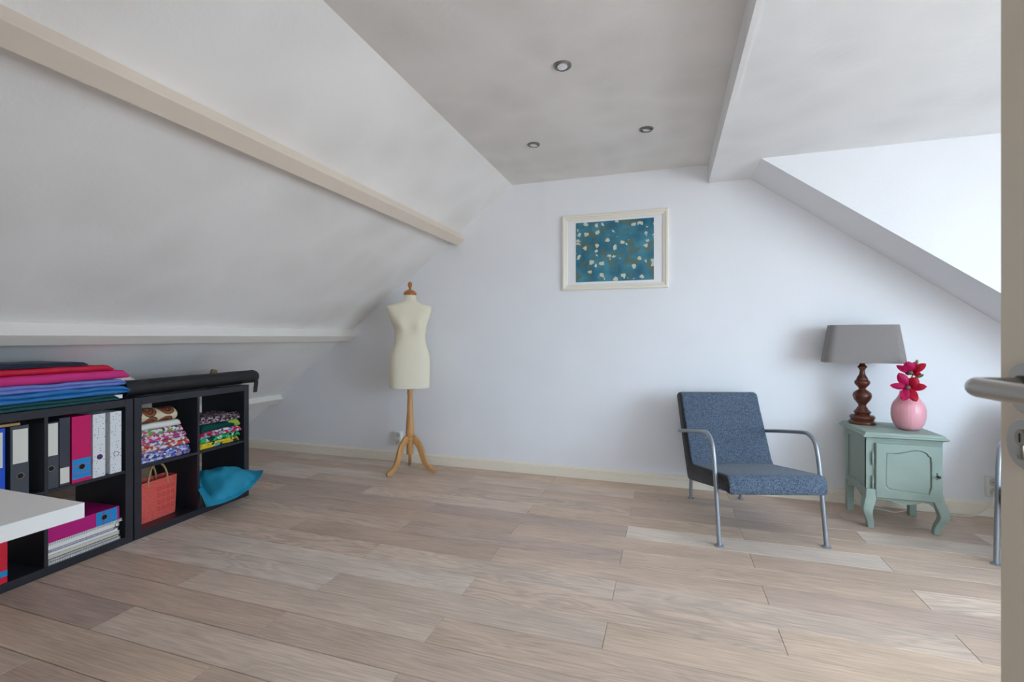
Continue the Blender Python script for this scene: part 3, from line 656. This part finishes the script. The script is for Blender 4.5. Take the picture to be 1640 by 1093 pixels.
for s_ in (-1, 1):
    obj('leg', cabriole(s_), 'sage', ns, 50)
    x = bx0+.016 if s_ < 0 else bx1-.016
    b_ = loft(B(), [rect(x-.019, x+.019, by1-.040, by1-.002, z) for z in (0, .20)]); obj('leg', bev(b_, .002), 'sage', ns)
# lamp
lp = thing('table_lamp', 'table lamp with turned mahogany foot and grey linen shade on the nightstand', 'lamp', (1.190, 3.615, .570))
def lz(y): return (1.13-((510+y/5.465)-540)/247.0)-.570
q = .85/1350.0
pr_ = [(112, 940), (117, 932), (117, 922), (112, 914), (97, 907), (100, 898), (110, 882), (106, 870), (96, 863), (64, 858), (64, 850), (74, 842), (76, 836), (66, 826), (52, 812), (46, 800), (36, 790), (34, 780), (36, 770), (52, 752), (72, 728), (81, 705), (82, 690), (76, 670), (58, 655), (40, 644), (31, 638), (30, 632), (42, 618), (58, 602), (67, 588), (68, 576), (60, 562), (50, 554), (50, 548), (46, 540), (40, 530), (28, 512), (23, 490), (22, 475), (30, 460), (42, 448), (42, 444), (30, 430), (22, 420), (22, 410)]
z0l = lz(940); obj('turned_foot', lathe(B(), [(r*q, lz(y)-z0l) for r, y in pr_], 40), 'mahogany', lp, 35)
ztop = lz(412)-z0l
obj('shade_holder', loft(B(), [rect(-.042, .042, -.03, .03, z) for z in (ztop, ztop+.010)]), 'iron', lp)
obj('lamp_holder', lathe(B(), [(.016, ztop+.01), (.018, ztop+.02), (.018, ztop+.07), (.014, ztop+.075), (.022, ztop+.10), (.028, ztop+.125), (.022, ztop+.15), (.008, ztop+.16)], 20), 'lens', lp, 50)
def rrect(w_, d_, r, z, n=8):
    o = []
    for cx, cy, a0 in ((w_-r, d_-r, 0), (-w_+r, d_-r, PI/2), (-w_+r, -d_+r, PI), (w_-r, -d_+r, 3*PI/2)):
        for i in range(n+1):
            a = a0+PI/2*i/n; o.append((cx+r*math.cos(a), cy+r*math.sin(a), z))
    return o
sh = []; zb, zt = ztop+.004, ztop+.246
b_ = B(); loft(b_, [rrect(.221, .095, .055, zb), rrect(.184, .079, .046, zt), rrect(.181, .076, .043, zt), rrect(.218, .092, .052, zb), rrect(.221, .095, .055, zb)], caps=False)
shd = obj('shade', b_, 'shade', lp, 50, rot=(0, 0, -.1))
b_ = B()
for x in (-.15, .15): tube(b_, [(0, 0, ztop+.012), (x*.6, 0, ztop+.02), (x*1.38, 0, zb+.02)], .002, 6)
obj('shade_carrier', b_, 'iron', lp)
# vase and flowers
VX, VY = 1.378, 3.470
vs = tag(obj('vase', B(), 'vase'), 'round pink ribbed vase with magenta flowers on the nightstand', 'vase')
b_ = B(); prf = [(60, 985), (100, 975), (124, 952), (140, 925), (151, 895), (157, 860), (158, 830), (156, 808), (148, 778), (136, 752), (118, 730), (100, 708), (88, 690), (80, 670), (76, 650), (72, 648), (68, 652), (72, 675), (82, 698), (110, 735), (140, 780), (146, 830), (140, 900), (100, 960), (10, 965)]
rings = []; SG = 96
kz = 1/1437.0
for r, y in prf:
    z = (985-y)*kz; r = r*.765; rb = .0010 if (735 < y < 955 and r > 88 and y not in (780, 830, 900, 735)) else 0
    rings.append([((r*kz+(rb if i % 3 == 0 else 0))*math.cos(2*PI*i/SG), (r*kz+(rb if i % 3 == 0 else 0))*math.sin(2*PI*i/SG), z) for i in range(SG)])
loft(b_, rings); bmesh.ops.recalc_face_normals(b_, faces=b_.faces); b_.to_mesh(vs.data); b_.free()
vs.data.polygons.foreach_set('use_smooth', [True]*len(vs.data.polygons)); vs.location = (VX, VY, .5705)
fr_ = math.atan2(-.37, .93)
fl = thing('flower_sprig', 'sprig with two magenta magnolia flowers standing in the pink vase', 'flower', (VX, VY, .60), fr_)
F1, F2, F3 = Vector((.0, -.07, .232)), Vector((.012, -.035, .316)), Vector((.040, -.01, .375))
obj('stem', tube(B(), smooth_path([(.0, 0, 0), (.004, .0, .12), (.008, -.01, .22), (.016, -.012, .29), (.034, -.006, .335), tuple(F3)], 5), .0028, 8), 'stem', fl, 60)
obj('side_stem', tube(B(), smooth_path([(.005, -.005, .17), (.002, -.04, .205), tuple(F1)], 4), .0025, 8), 'stem', fl, 60)
def petal(L, Wd, cup, twist):
    b_ = B(); rows = []
    for i in range(9):
        t = i/8; wd = Wd*(math.sin(PI*min(1, t*.86+.10))**.75)*(.75+.25*t)
        if i == 8: wd *= .5
        rows.append([b_.verts.new((s*wd/2, -cup*math.sin(t*PI*.75)+abs(s)*abs(s)*.006-.004*math.sin(5*t+3*s+twist), L*t)) for s in (-1, -.5, 0, .5, 1)])
    for a, c in zip(rows, rows[1:]):
        for i in range(4): b_.faces.new((a[i], a[i+1], c[i+1], c[i]))
    r = bmesh.ops.solidify(b_, geom=b_.faces[:], thickness=.0012); return b_
def flower(F, tips, name_m, start):
    for k, (tx_, tz_, Wd, mk, lean) in enumerate(tips):
        tx_ *= .80
        L = math.hypot(tx_, tz_); ang = math.atan2(tx_, tz_)
        obj('petal', petal(L*1.06, Wd*1.12, .018, k+start), mk, fl, 60, tuple(F), (lean, ang, 0))
    b_ = B(); bmesh.ops.create_icosphere(b_, subdivisions=2, radius=.013)
    for v in b_.verts: v.co *= 1+.16*math.sin(37*v.co.x/.013+19*v.co.z/.013)
    obj('flower_centre', b_, 'pistil', fl, 60, tuple(F+Vector((0, -.012, 0))))
flower(F1, [(-.102, .008, .040, 'petal', .15), (-.030, -.078, .052, 'petal', .2), (.045, -.078, .050, 'petal_red', .2), (.098, .010, .046, 'petal_red', .1), (.048, .056, .062, 'petal_red', .1), (-.052, .080, .056, 'petal', .1)], 'petal', 0)
flower(F2, [(-.080, .040, .036, 'petal', .1), (-.022, .070, .058, 'petal', .35), (.080, .055, .044, 'petal_red', .1), (.058, -.004, .032, 'petal_red', .2), (.022, .062, .03, 'petal', -.2)], 'petal', 2)
b_ = B(); bmesh.ops.create_icosphere(b_, subdivisions=2, radius=.008)
for v in b_.verts: v.co.z *= 1.7
obj('bud', b_, 'leaf', fl, 60, tuple(F3+Vector((0, 0, .006))))
for p, an, L in (((-.004, -.03, .285), -1.3, .040), ((.03, -.03, .288), 1.1, .045), ((.02, -.01, .34), .5, .03), ((.0, -.03, .30), -.4, .03)):
    obj('leaf', petal(L, .024, .004, 1), 'leaf', fl, 60, p, (.1, an, 0))
# lamp flex
pts = [(1.925, 3.742, .165), (1.91, 3.735, .10), (1.86, 3.735, .03), (1.79, 3.72, .006), (1.70, 3.725, .004), (1.60, 3.745, .004), (1.50, 3.745, .004), (1.44, 3.70, .004), (1.375, 3.66, .004), (1.30, 3.70, .004), (1.22, 3.735, .004), (1.17, 3.742, .10), (1.18, 3.748, .40), (1.195, 3.748, .56), (1.20, 3.712, .5725), (1.205, 3.690, .574)]
tag(obj('lamp_flex', tube(B(), smooth_path(pts, 8), .0036, 8), 'cable', None, 60), 'thin white flex trailing on the floor from the nightstand to the socket', 'cord')

# ------------------------------------------------------------------ black cube cabinets
CR = .043
def cx_front(y): return -2.806-math.tan(CR)*(y-1.844)
def cabinet(y0, label):
    t = thing('cube_cabinet', label, 'cabinet', (cx_front(y0), y0, 0), CR, 'black open cube cabinets')
    D, W_, H_, T = .385, .788, .79, .040
    def part(n, *a): b_ = box(B(), *a); bev(b_, .0015, 1); return obj(n, b_, 'black_wood', t)
    part('side_panel', -D, 0, 0, T, 0, H_); part('side_panel', -D, 0, W_-T, W_, 0, H_)
    part('top_panel', -D, 0, T, W_-T, H_-T, H_); part('bottom_panel', -D, 0, T, W_-T, 0, T)
    part('divider', -D, -.002, W_/2-.008, W_/2+.008, T, H_-T)
    part('shelf', -D, -.003, T, W_/2-.008, .387, .403); part('shelf', -D, -.003, W_/2+.008, W_-T, .387, .403)
    return t
cabinet(1.049, 'black open cube cabinet holding binders, cut by the left edge of the photo')
cabinet(1.842, 'black open cube cabinet holding fabrics, a coral bag and a teal cushion')
def CP(y, inset, z): return (cx_front(y)-inset, y, z)
SHZ, BTZ, TPZ = .4035, .0405, .7905

# binders
def ring_y(b_, y, z, r0, r1, x=0.0, seg=24):
    return loft(b_, [[(x+dx, y+r*math.cos(2*PI*i/seg), z+r*math.sin(2*PI*i/seg)) for i in range(seg)] for r, dx in ((r1, 0), (r1, .002), (r0, .002), (r0, 0))], caps=False)
def binder(name, label, loc, wd, body, h=.318, depth=.285, lab=None, labm='label', hole=None, ringm='ring_steel', holem='dark', bands=(), rot=None, cat='binder', bandm='cyan', group='binders in the black cabinets'):
    t = thing(name, label, cat, loc, CR, group, rot)
    b_ = box(B(), -.0035, 0, 0, wd, 0, h); obj('spine', bev(b_, .0012, 2), body, t)
    for y in (0, wd-.0028): obj('cover', box(B(), -depth, -.0035, y, y+.0028, 0, h), body, t)
    obj('papers', box(B(), -depth+.01, -.02, .004, wd-.004, .006, h-.02), 'paper', t)
    if lab: obj('spine_label', box(B(), 0, .0006, lab[0], lab[1], lab[2], lab[3]), labm, t)
    for z0, z1 in bands: obj('stripe', box(B(), 0, .0005, 0.0005, wd-.0005, z0, z1), bandm, t)
    if hole:
        hy, hz, hr = hole
        obj('finger_ring', ring_y(B(), hy, hz, hr*.82, hr), ringm, t, 40)
        b_ = B(); loft(b_, [[(dx, hy+hr*.84*math.cos(2*PI*i/24), hz+hr*.84*math.sin(2*PI*i/24)) for i in range(24)] for dx in (0, .0012)]); obj('finger_hole', b_, holem, t)
    return t
IN = .008
binder('binder', 'black lever arch binder with pale spine label, beside the dark narrow binder', CP(1.434, IN, SHZ), .061, 'bind_black', lab=(.003, .057, .158, .312), hole=(.030, .098, .014))
binder('binder', 'narrow dark striped binder with a small white label at its foot', CP(1.4985, IN, SHZ), .043, 'bind_carbon', h=.332, lab=(.002, .040, .012, .088))
binder('binder', 'upright magenta binder with blue stripes around the finger hole', CP(1.548, IN-.004, SHZ), .083, 'magenta', h=.330, hole=(.042, .075, .0155), bands=((.018, .044), (.047, .082), (.085, .116)))
binder('binder', 'white speckled binder with a dark purple finger hole', CP(1.640, IN-.004, SHZ), .058, 'speckle', h=.327, hole=(.031, .104, .0135), ringm='purple_ring', holem='purple_ring')
binder('binder', 'white speckled binder with an open blue finger ring', CP(1.7215, IN-.004, SHZ), .056, 'speckle', h=.327, hole=(.029, .101, .0135), ringm='blue_ring', holem='paper')
binder('binder', 'black lever arch binder with pale label beside the bright blue binder', CP(1.314, IN, SHZ), .066, 'bind_black', h=.324, lab=(.008, .062, .154, .308), hole=(.034, .096, .0145))
binder('binder', 'bright blue binder with white label at the left edge of the photo', CP(1.232, IN-.004, SHZ), .062, 'bind_blue', h=.322, lab=(.006, .053, .15, .305))
binder('binder', 'red binder with a blue stripe in the lower left compartment', CP(1.222, IN-.004, BTZ), .080, 'red_card', h=.32, bands=((.03, .055),), hole=(.04, .12, .0145))
# little wooden box on top of the blue binders
tag(obj('wooden_strip', bev(box(B(), -.25, 0, -.055, .055, 0, .012), .002), 'cane', None, None, CP(1.30, .02, SHZ+.3245), (0, 0, CR)), 'light wooden strip lying on top of the blue and black binders', 'strip')
# notebooks and folders in the lower compartment, with the lying binder on top
nb = [('notebook', 'white', 'paper', .012, 'white spiral notebook at the very bottom of the notebook stack', 'spiral', .330),
      ('notebook', 'bind_black', 'paper', .014, 'black covered spiral notebook second from the bottom of the stack', 'spiral', .325),
      ('folder', 'beige_paper', 'beige_paper', .016, 'beige folder in the middle of the notebook stack', None, .330),
      ('folder', 'white', 'paper', .014, 'plain white folder between the lilac and beige ones', None, .322),
      ('notebook', 'lilac', 'paper', .013, 'lilac notebook in the middle of the stack', 'spiral', .300),
      ('notebook', 'plastic', 'paper', .020, 'thick pale grey notebook with a metal end ring under the top one', 'ring', .325),
      ('notebook', 'white', 'paper', .012, 'white spiral notebook directly under the lying magenta binder', 'spiral', .340)]
z = BTZ; rr = random.Random(4)
for k, (nm, cm, pm, th, lb, sp_, L) in enumerate(nb):
    yoff = 1.4465+rr.uniform(0, .004)
    t = thing(nm, lb, nm, CP(yoff, .010+rr.uniform(0, .012), z), CR, 'notebooks and folders in the lower compartment')
    D = .225
    b_ = box(B(), -D, 0, 0, L, 0, .0015); box(b_, -D, 0, 0, L, th-.0015, th); obj('cover', b_, cm, t)
    obj('pages', box(B(), -D+.003, -.003, .003, L-.003, .0015, th-.0015), pm, t)
    if sp_ == 'spiral':
        b_ = B(); n = 46
        for i in range(n):
            y = .008+(L-.016)*i/(n-1)
            tube(b_, [(.002+.0036*math.cos(a)-.0035, y, th/2+(th/2+.0004)*math.sin(a)) for a in [2*PI*j/8 for j in range(9)]], .0009, 4, False)
        o = obj('spiral_binding', b_, 'ring_steel', t); o['kind'] = 'stuff'
    if sp_ == 'ring':
        b_ = tube(B(), [(.004, L-.014+.010*math.cos(a), th/2+.012*math.sin(a)) for a in [2*PI*j/16 for j in range(17)]], .0015, 6); obj('metal_ring', b_, 'ring_steel', t, 60)
    z += th+.0006
ztop_nb = z
# lying binder: foot towards the right, spine to the front
binder('binder', 'deep magenta binder with blue stripes lying on the notebook stack', CP(1.772, .012, ztop_nb), .072, 'purple_magenta', h=.318, hole=(.038, .075, .0155), bands=((.012, .044), (.047, .078), (.081, .112)), rot=(PI/2, 0, CR))

# ------------------------------------------------------------------ folded fabrics
def folded(name, label, group, y0, y1, inset, depth, z0, h, mk, layers=2, seed=0, amp=.004, sag=0.0, cat='fabric', taper=.0, trim=None, skew=0.0):
    """folded cloth: rounded folds to the front, soft waves along its length"""
    L = y1-y0; rs = random.Random(seed); b_ = B(); NY_ = 30; rings = []
    off = rs.uniform(0, 50)
    for j in range(NY_+1):
        t = j/NY_; y = t*L
        endk = min(1, min(t, 1-t)*NY_/1.6+.25)
        ring = []
        hh = h*(1-taper*t)
        for k in range(layers):
            for s in range(6):
                q = s/5; zz = hh*(k+q)/layers
                bulge = math.sqrt(max(0, 1-(2*q-1)**2))
                nx_ = noise.noise((off+k*3.1, y*7, zz*9)); nz2 = noise.noise((off+9+k*1.3, y*9, 2.0))
                x = (bulge-1)*min(.012, hh/layers*.5)+nx_*amp*2.6-rs.uniform(0, .0008)+skew*t
                zz2 = zz+(nz2*1.5*amp*(.3+.7*zz/max(hh, 1e-4)))*(1 if 0 < zz else 0)
                ring.append((x, y, max(0.0, zz2*endk+(1-endk)*hh*.15*(zz/hh))))
        xt = [0.2, .45, .7, .95, 1.0]
        top_n = [noise.noise((off+21, y*8, a*6)) for a in xt]
        for a, n_ in zip(xt, top_n): ring.append((-depth*a, y, max(.001, (hh+n_*amp*1.0)*endk+(1-endk)*hh*.15)))
        ring.append((-depth, y, 0)); ring.append((-depth*.5, y, 0))
        rings.append(ring)
    loft(b_, rings)
    for v in b_.verts:
        e_ = v.co.y/L
        if e_ < .04 or e_ > .96: v.co.y += noise.noise((off, v.co.x*14, v.co.z*30))*.006
    o = obj(name, b_, mk, None, 60, CP(y0, inset, z0), (0, 0, CR))
    return tag(o, label, cat, group)
GT = 'folded fabrics on top of the left cabinet'
zz = TPZ+.001
pile = [('green_cloth', .034, 1.08, 1.765, .004, 'dark green folded fabric with a white board end, bottom of the pile', 2, .004, .0),
        ('blue_cloth', .044, 1.06, 1.812, -.012, 'glossy blue folded fabric, second from the bottom of the pile', 2, .006, .0),
        ('peri_cloth', .034, 1.07, 1.790, -.008, 'periwinkle folded fabric between the blue and the pink one', 2, .006, .0),
        ('pink_cloth', .044, 1.08, 1.812, -.006, 'bright pink folded fabric between the periwinkle and the red one', 1, .004, .0),
        ('red_cloth', .030, 1.07, 1.735, -.004, 'red satin folded fabric near the top of the pile', 1, .002, .0),
        ('navy', .026, 1.08, 1.620, .004, 'navy denim fabric folded on top of the pile', 3, .003, .25)]
zp = zz
for k, (mk, h, ya_, yb_, ins, lb, ly, am, tp) in enumerate(pile):
    o = folded('folded_fabric', lb, GT, ya_, yb_, ins, .27, zp, h, mk, ly, 40+k, am, taper=tp)
    if k == 0:
        bd = obj('card_core', bev(box(B(), -.20, -.012, .66, .712, .006, .026), .001), 'white', o, label='white board end of the fabric bolt')
    zp += h+.0015
# pale rolled cloth behind the pile
b_ = B(); tube(b_, [(0, 0, .070), (0, .03, .070), (0, .07, .064), (0, .12, .052), (0, .17, .036)], [.066, .068, .062, .050, .034], 20)
tag(obj('white_cloth_roll', b_, 'white_cloth', None, 50, CP(1.822, .205, TPZ+.002), (0, 0, CR)), 'white rolled cloth behind the pink fabric on the cabinet', 'fabric roll')
# black roll along the right cabinet
b_ = B(); rings = []; R0 = .0475; off = 3.0
for j in range(41):
    y = .93*j/40; ring = []
    for i in range(28):
        a = 2*PI*i/28; r = R0*(1+.05*noise.noise((off+math.cos(a), math.sin(a), y*6)))
        if j == 40: r *= .82
        ring.append((r*math.cos(a), y, R0+.001+r*math.sin(a)*(1.0 if math.sin(a) > 0 else .97)))
    rings.append(ring)
loft(b_, rings)
br = thing('leathercloth_roll', 'roll of black imitation leather lying along the fabric cabinet', 'fabric roll', CP(1.815, .062, TPZ+.001), CR)
obj('roll', b_, 'black_leather', br, 60)
b_ = B(); pts = [(.044, .045), (.046, .0), (.040, -.03), (.043, -.065), (.038, -.066), (.035, -.03), (.037, .0), (.034, .045)]
prism(b_, pts, lambda u, v, q_: (u, q_-(v<-.05)*.008, v), .880, .915)
bev(b_, .002, 1); obj('loose_flap', b_, 'black_leather', br, 40, label='loose end hanging down over the cabinet')
b_ = B(); prism(b_, [(0, 0), (.11, 0), (.085, .108), (.055, .114)], lambda u, v, q_: (q_, u, v), -.02, 0)
tag(obj('cardboard_piece', bev(b_, .001, 1), 'brown_card', None, None, CP(2.43, .17, TPZ+.001), (0, 0, CR)), 'brown cardboard piece showing above the black roll', 'cardboard')

# fabrics in the upper left compartment of the right cabinet
GA = 'printed fabrics in the compartment above the coral bag'; GB = 'printed fabrics in the compartment above the teal cushion'
zp = SHZ
for k, (mk, h, yb_, ins, lb, ly, am) in enumerate([
        ('blueprint', .060, 2.195, .020, 'blue patterned fabric at the bottom above the coral bag', 3, .005),
        ('orangeprint', .052, 2.190, .022, 'orange and white patterned fabric above the blue patterned one', 2, .005),
        ('pinkprint', .036, 2.170, .026, 'pink patterned fabric between the orange and the floral one', 2, .005),
        ('floral', .036, 2.150, .030, 'green and pink floral fabric under the white one', 1, .005),
        ('white_cloth', .034, 2.135, .034, 'plain white fabric under the brown medallion one', 1, .005)]):
    folded('folded_fabric', lb, GA, 1.885, yb_, ins, .25, zp, h, mk, ly, 60+k, am); zp += h+.001
b_ = B(); rings = []
for j in range(25):
    t = j/24; y = t*.235; rings.append([(.075*math.cos(a)*(1+.04*math.sin(9*t+a)), y, .045+.044*math.sin(a)*(1+.05*math.sin(7*t)) - .012*t) for a in [2*PI*i/24 for i in range(24)]])
for k in (0, -1):
    cxm = sum(p[0] for p in rings[k])/24; czm = sum(p[2] for p in rings[k])/24
    rings[k] = [(cxm+(p[0]-cxm)*.8, p[1], czm+(p[2]-czm)*.8) for p in rings[k]]
loft(b_, rings)
for v in b_.verts: v.co.z = max(v.co.z, .0)
tag(obj('folded_fabric', b_, 'batik', None, 60, CP(1.885, .105, zp+.002), (0, 0, CR)), 'cream fabric with brown medallions, rolled on top above the bag', 'fabric', GA)
zp = SHZ
for k, (mk, h, yb_, ins, lb, ly, am) in enumerate([
        ('yellowprint', .036, 2.565, .018, 'yellow and black patterned fabric, bottom of its pile', 2, .004),
        ('greenprint', .032, 2.568, .020, 'bright green patterned fabric above the yellow one', 1, .004),
        ('crimsonprint', .036, 2.580, .020, 'crimson and blue patterned fabric in the middle of its pile', 2, .004),
        ('bottle_green', .046, 2.570, .022, 'bottle green fabric below the mauve lace', 1, .005),
        ('lace', .046, 2.575, .028, 'mauve lace fabric on top above the teal cushion', 2, .009)]):
    folded('folded_fabric', lb, GB, 2.262, yb_, ins, .24, zp, h, mk, ly, 80+k, am); zp += h+.001

# ------------------------------------------------------------------ coral straw bag
bg_ = thing('straw_bag', 'coral woven straw bag with cane handles in the lower compartment', 'bag', CP(1.905, .085, BTZ), CR+.05)
bl, bh, bd_ = .265, .235, .10
def bagring(k, z, r):
    w2, d2 = bl/2*k, bd_/2*k
    return [(x-.05, y+bl/2, z) for x, y, _ in rrect(d2, w2, r, z, 4)]
b_ = B(); loft(b_, [bagring(.93, 0, .012), bagring(.95, .01, .014), bagring(.98, bh*.5, .012), bagring(1.0, bh, .010), bagring(.97, bh, .009), bagring(.93, .02, .010)])
obj('body', b_, 'bag', bg_, 40)
b_ = B()
for r_i in range(4):
    for c_i in range(4):
        y0_ = bl*.50+c_i*.030; z0_ = .045+r_i*.040
        if y0_+.02 > bl-.012: continue
        xf = -.05+bd_/2*(.955+.05*(z0_/bh))
        loft(b_, [[(xf+dx, y0_+(.010-s)*0+a, z0_+c) for a, c in ((i0, i0), (.019-i0, i0), (.019-i0, .022-i0), (i0, .022-i0))] for dx, i0 in ((-.004, 0), (.0015, 0), (.0015, .004), (-.001, .005))] if False else [[(xf+dx, y0_+a, z0_+c) for a, c in ((i0, i0), (.019-i0, i0), (.019-i0, .022-i0), (i0, .022-i0))] for dx, i0 in ((-.004, 0), (.0015, 0), (.0015, .004), (-.001, .005))])
obj('woven_squares', b_, 'bag_deep', bg_, label='pressed square pattern on the bag')
for xx in (-.006, -.094):
    hp = smooth_path([(xx+.006, .075, bh-.03), (xx+.004, .080, bh+.02), (xx-.004, .105, bh+.075), (xx-.01, .145, bh+.098), (xx-.004, .180, bh+.070), (xx+.004, .195, bh+.02), (xx+.006, .197, bh-.03)], 6)
    obj('handle', tube(B(), hp, .0055, 10), 'cane', bg_, 60)

# ------------------------------------------------------------------ teal cushion hanging out of the cabinet
A = Vector((-2.700, 2.185, .085)); Bc = Vector((-2.665, 2.585, .205)); Cc = Vector((-2.98, 2.565, .20)); Dc = Vector((-2.955, 2.275, .255))
b_ = B(); NN = 28
nrm_ = ((Bc-A).cross(Dc-A)).normalized()
def cpt(s, t, sd):
    p = (A*(1-s)+Bc*s)*(1-t)+(Dc*(1-s)+Cc*s)*t
    fl_ = .12
    u, v = max(0, min(1, (s-fl_)/(1-2*fl_))), max(0, min(1, (t-fl_)/(1-2*fl_)))
    th = .092*(16*u*(1-u)*v*(1-v))**.5
    pinch = 1-.10*(1-abs(2*s-1))*(abs(2*t-1)**3)-.0
    d_ = ((A-Dc)+(Bc-Cc)).normalized(); p = p+d_*(.085*(4*s*(1-s))**.8*(1-t)**1.5)+Vector((0, 0, -.012*4*s*(1-s)*(1-t)))
    wr = noise.noise((s*6+3, t*6, sd))*.014*min(1, th*40)+noise.noise((s*3, t*3+8, 1.0))*.014+.006*math.sin(9*s+5*t+3*noise.noise((s*4, t*4, 5.0)))
    c_ = (A+Bc+Cc+Dc)/4
    q_ = c_+(p-c_)*pinch
    return q_+nrm_*(sd*(th+.0025)+wr)
for sd in (1, -1):
    g_ = [[b_.verts.new(cpt(i/NN, j/NN, sd)) for j in range(NN+1)] for i in range(NN+1)]
    for i in range(NN):
        for j in range(NN): b_.faces.new((g_[i][j], g_[i+1][j], g_[i+1][j+1], g_[i][j+1]))
    if sd == 1: g1 = g_
bnd = lambda g_: [g_[i][0] for i in range(NN)]+[g_[NN][j] for j in range(NN)]+[g_[i][NN] for i in range(NN, 0, -1)]+[g_[0][j] for j in range(NN, 0, -1)]
r1, r2 = bnd(g1), bnd(g_)
for i in range(len(r1)):
    j = (i+1) % len(r1); b_.faces.new((r1[i], r1[j], r2[j], r2[i]))
cen = (A+Bc+Cc+Dc)/4
for v in b_.verts:
    if v.co.x < cx_front(v.co.y)+.004: v.co.y = min(max(v.co.y, 2.253), 2.583)
for v in b_.verts: v.co.z = max(v.co.z, .046 if v.co.x < cx_front(v.co.y)+.002 else .004)
for v in b_.verts: v.co -= Vector((cen.x, cen.y, 0))
tag(obj('cushion', b_, 'teal_cushion', None, 70, (cen.x, cen.y, 0)), 'crumpled teal cushion slumping out of the lower right compartment', 'cushion')

# ------------------------------------------------------------------ white desk top in the left foreground
dk = thing('desk', 'white desk with a thick top, only its corner visible at the left', 'desk', (-1.322, .757, 0))
b_ = box(B(), -.75, 0, -.90, 0, .699, .735); bev(b_, .0012, 2); obj('desk_top', b_, 'white_lam', dk)
for x in (-.69, -.52):
    for y in (-.82, -.08): obj('leg', lathe(B(), [(.028, 0), (.028, .01), (.022, .012), (.022, .699)], 20, x, y), 'white', dk, 40)
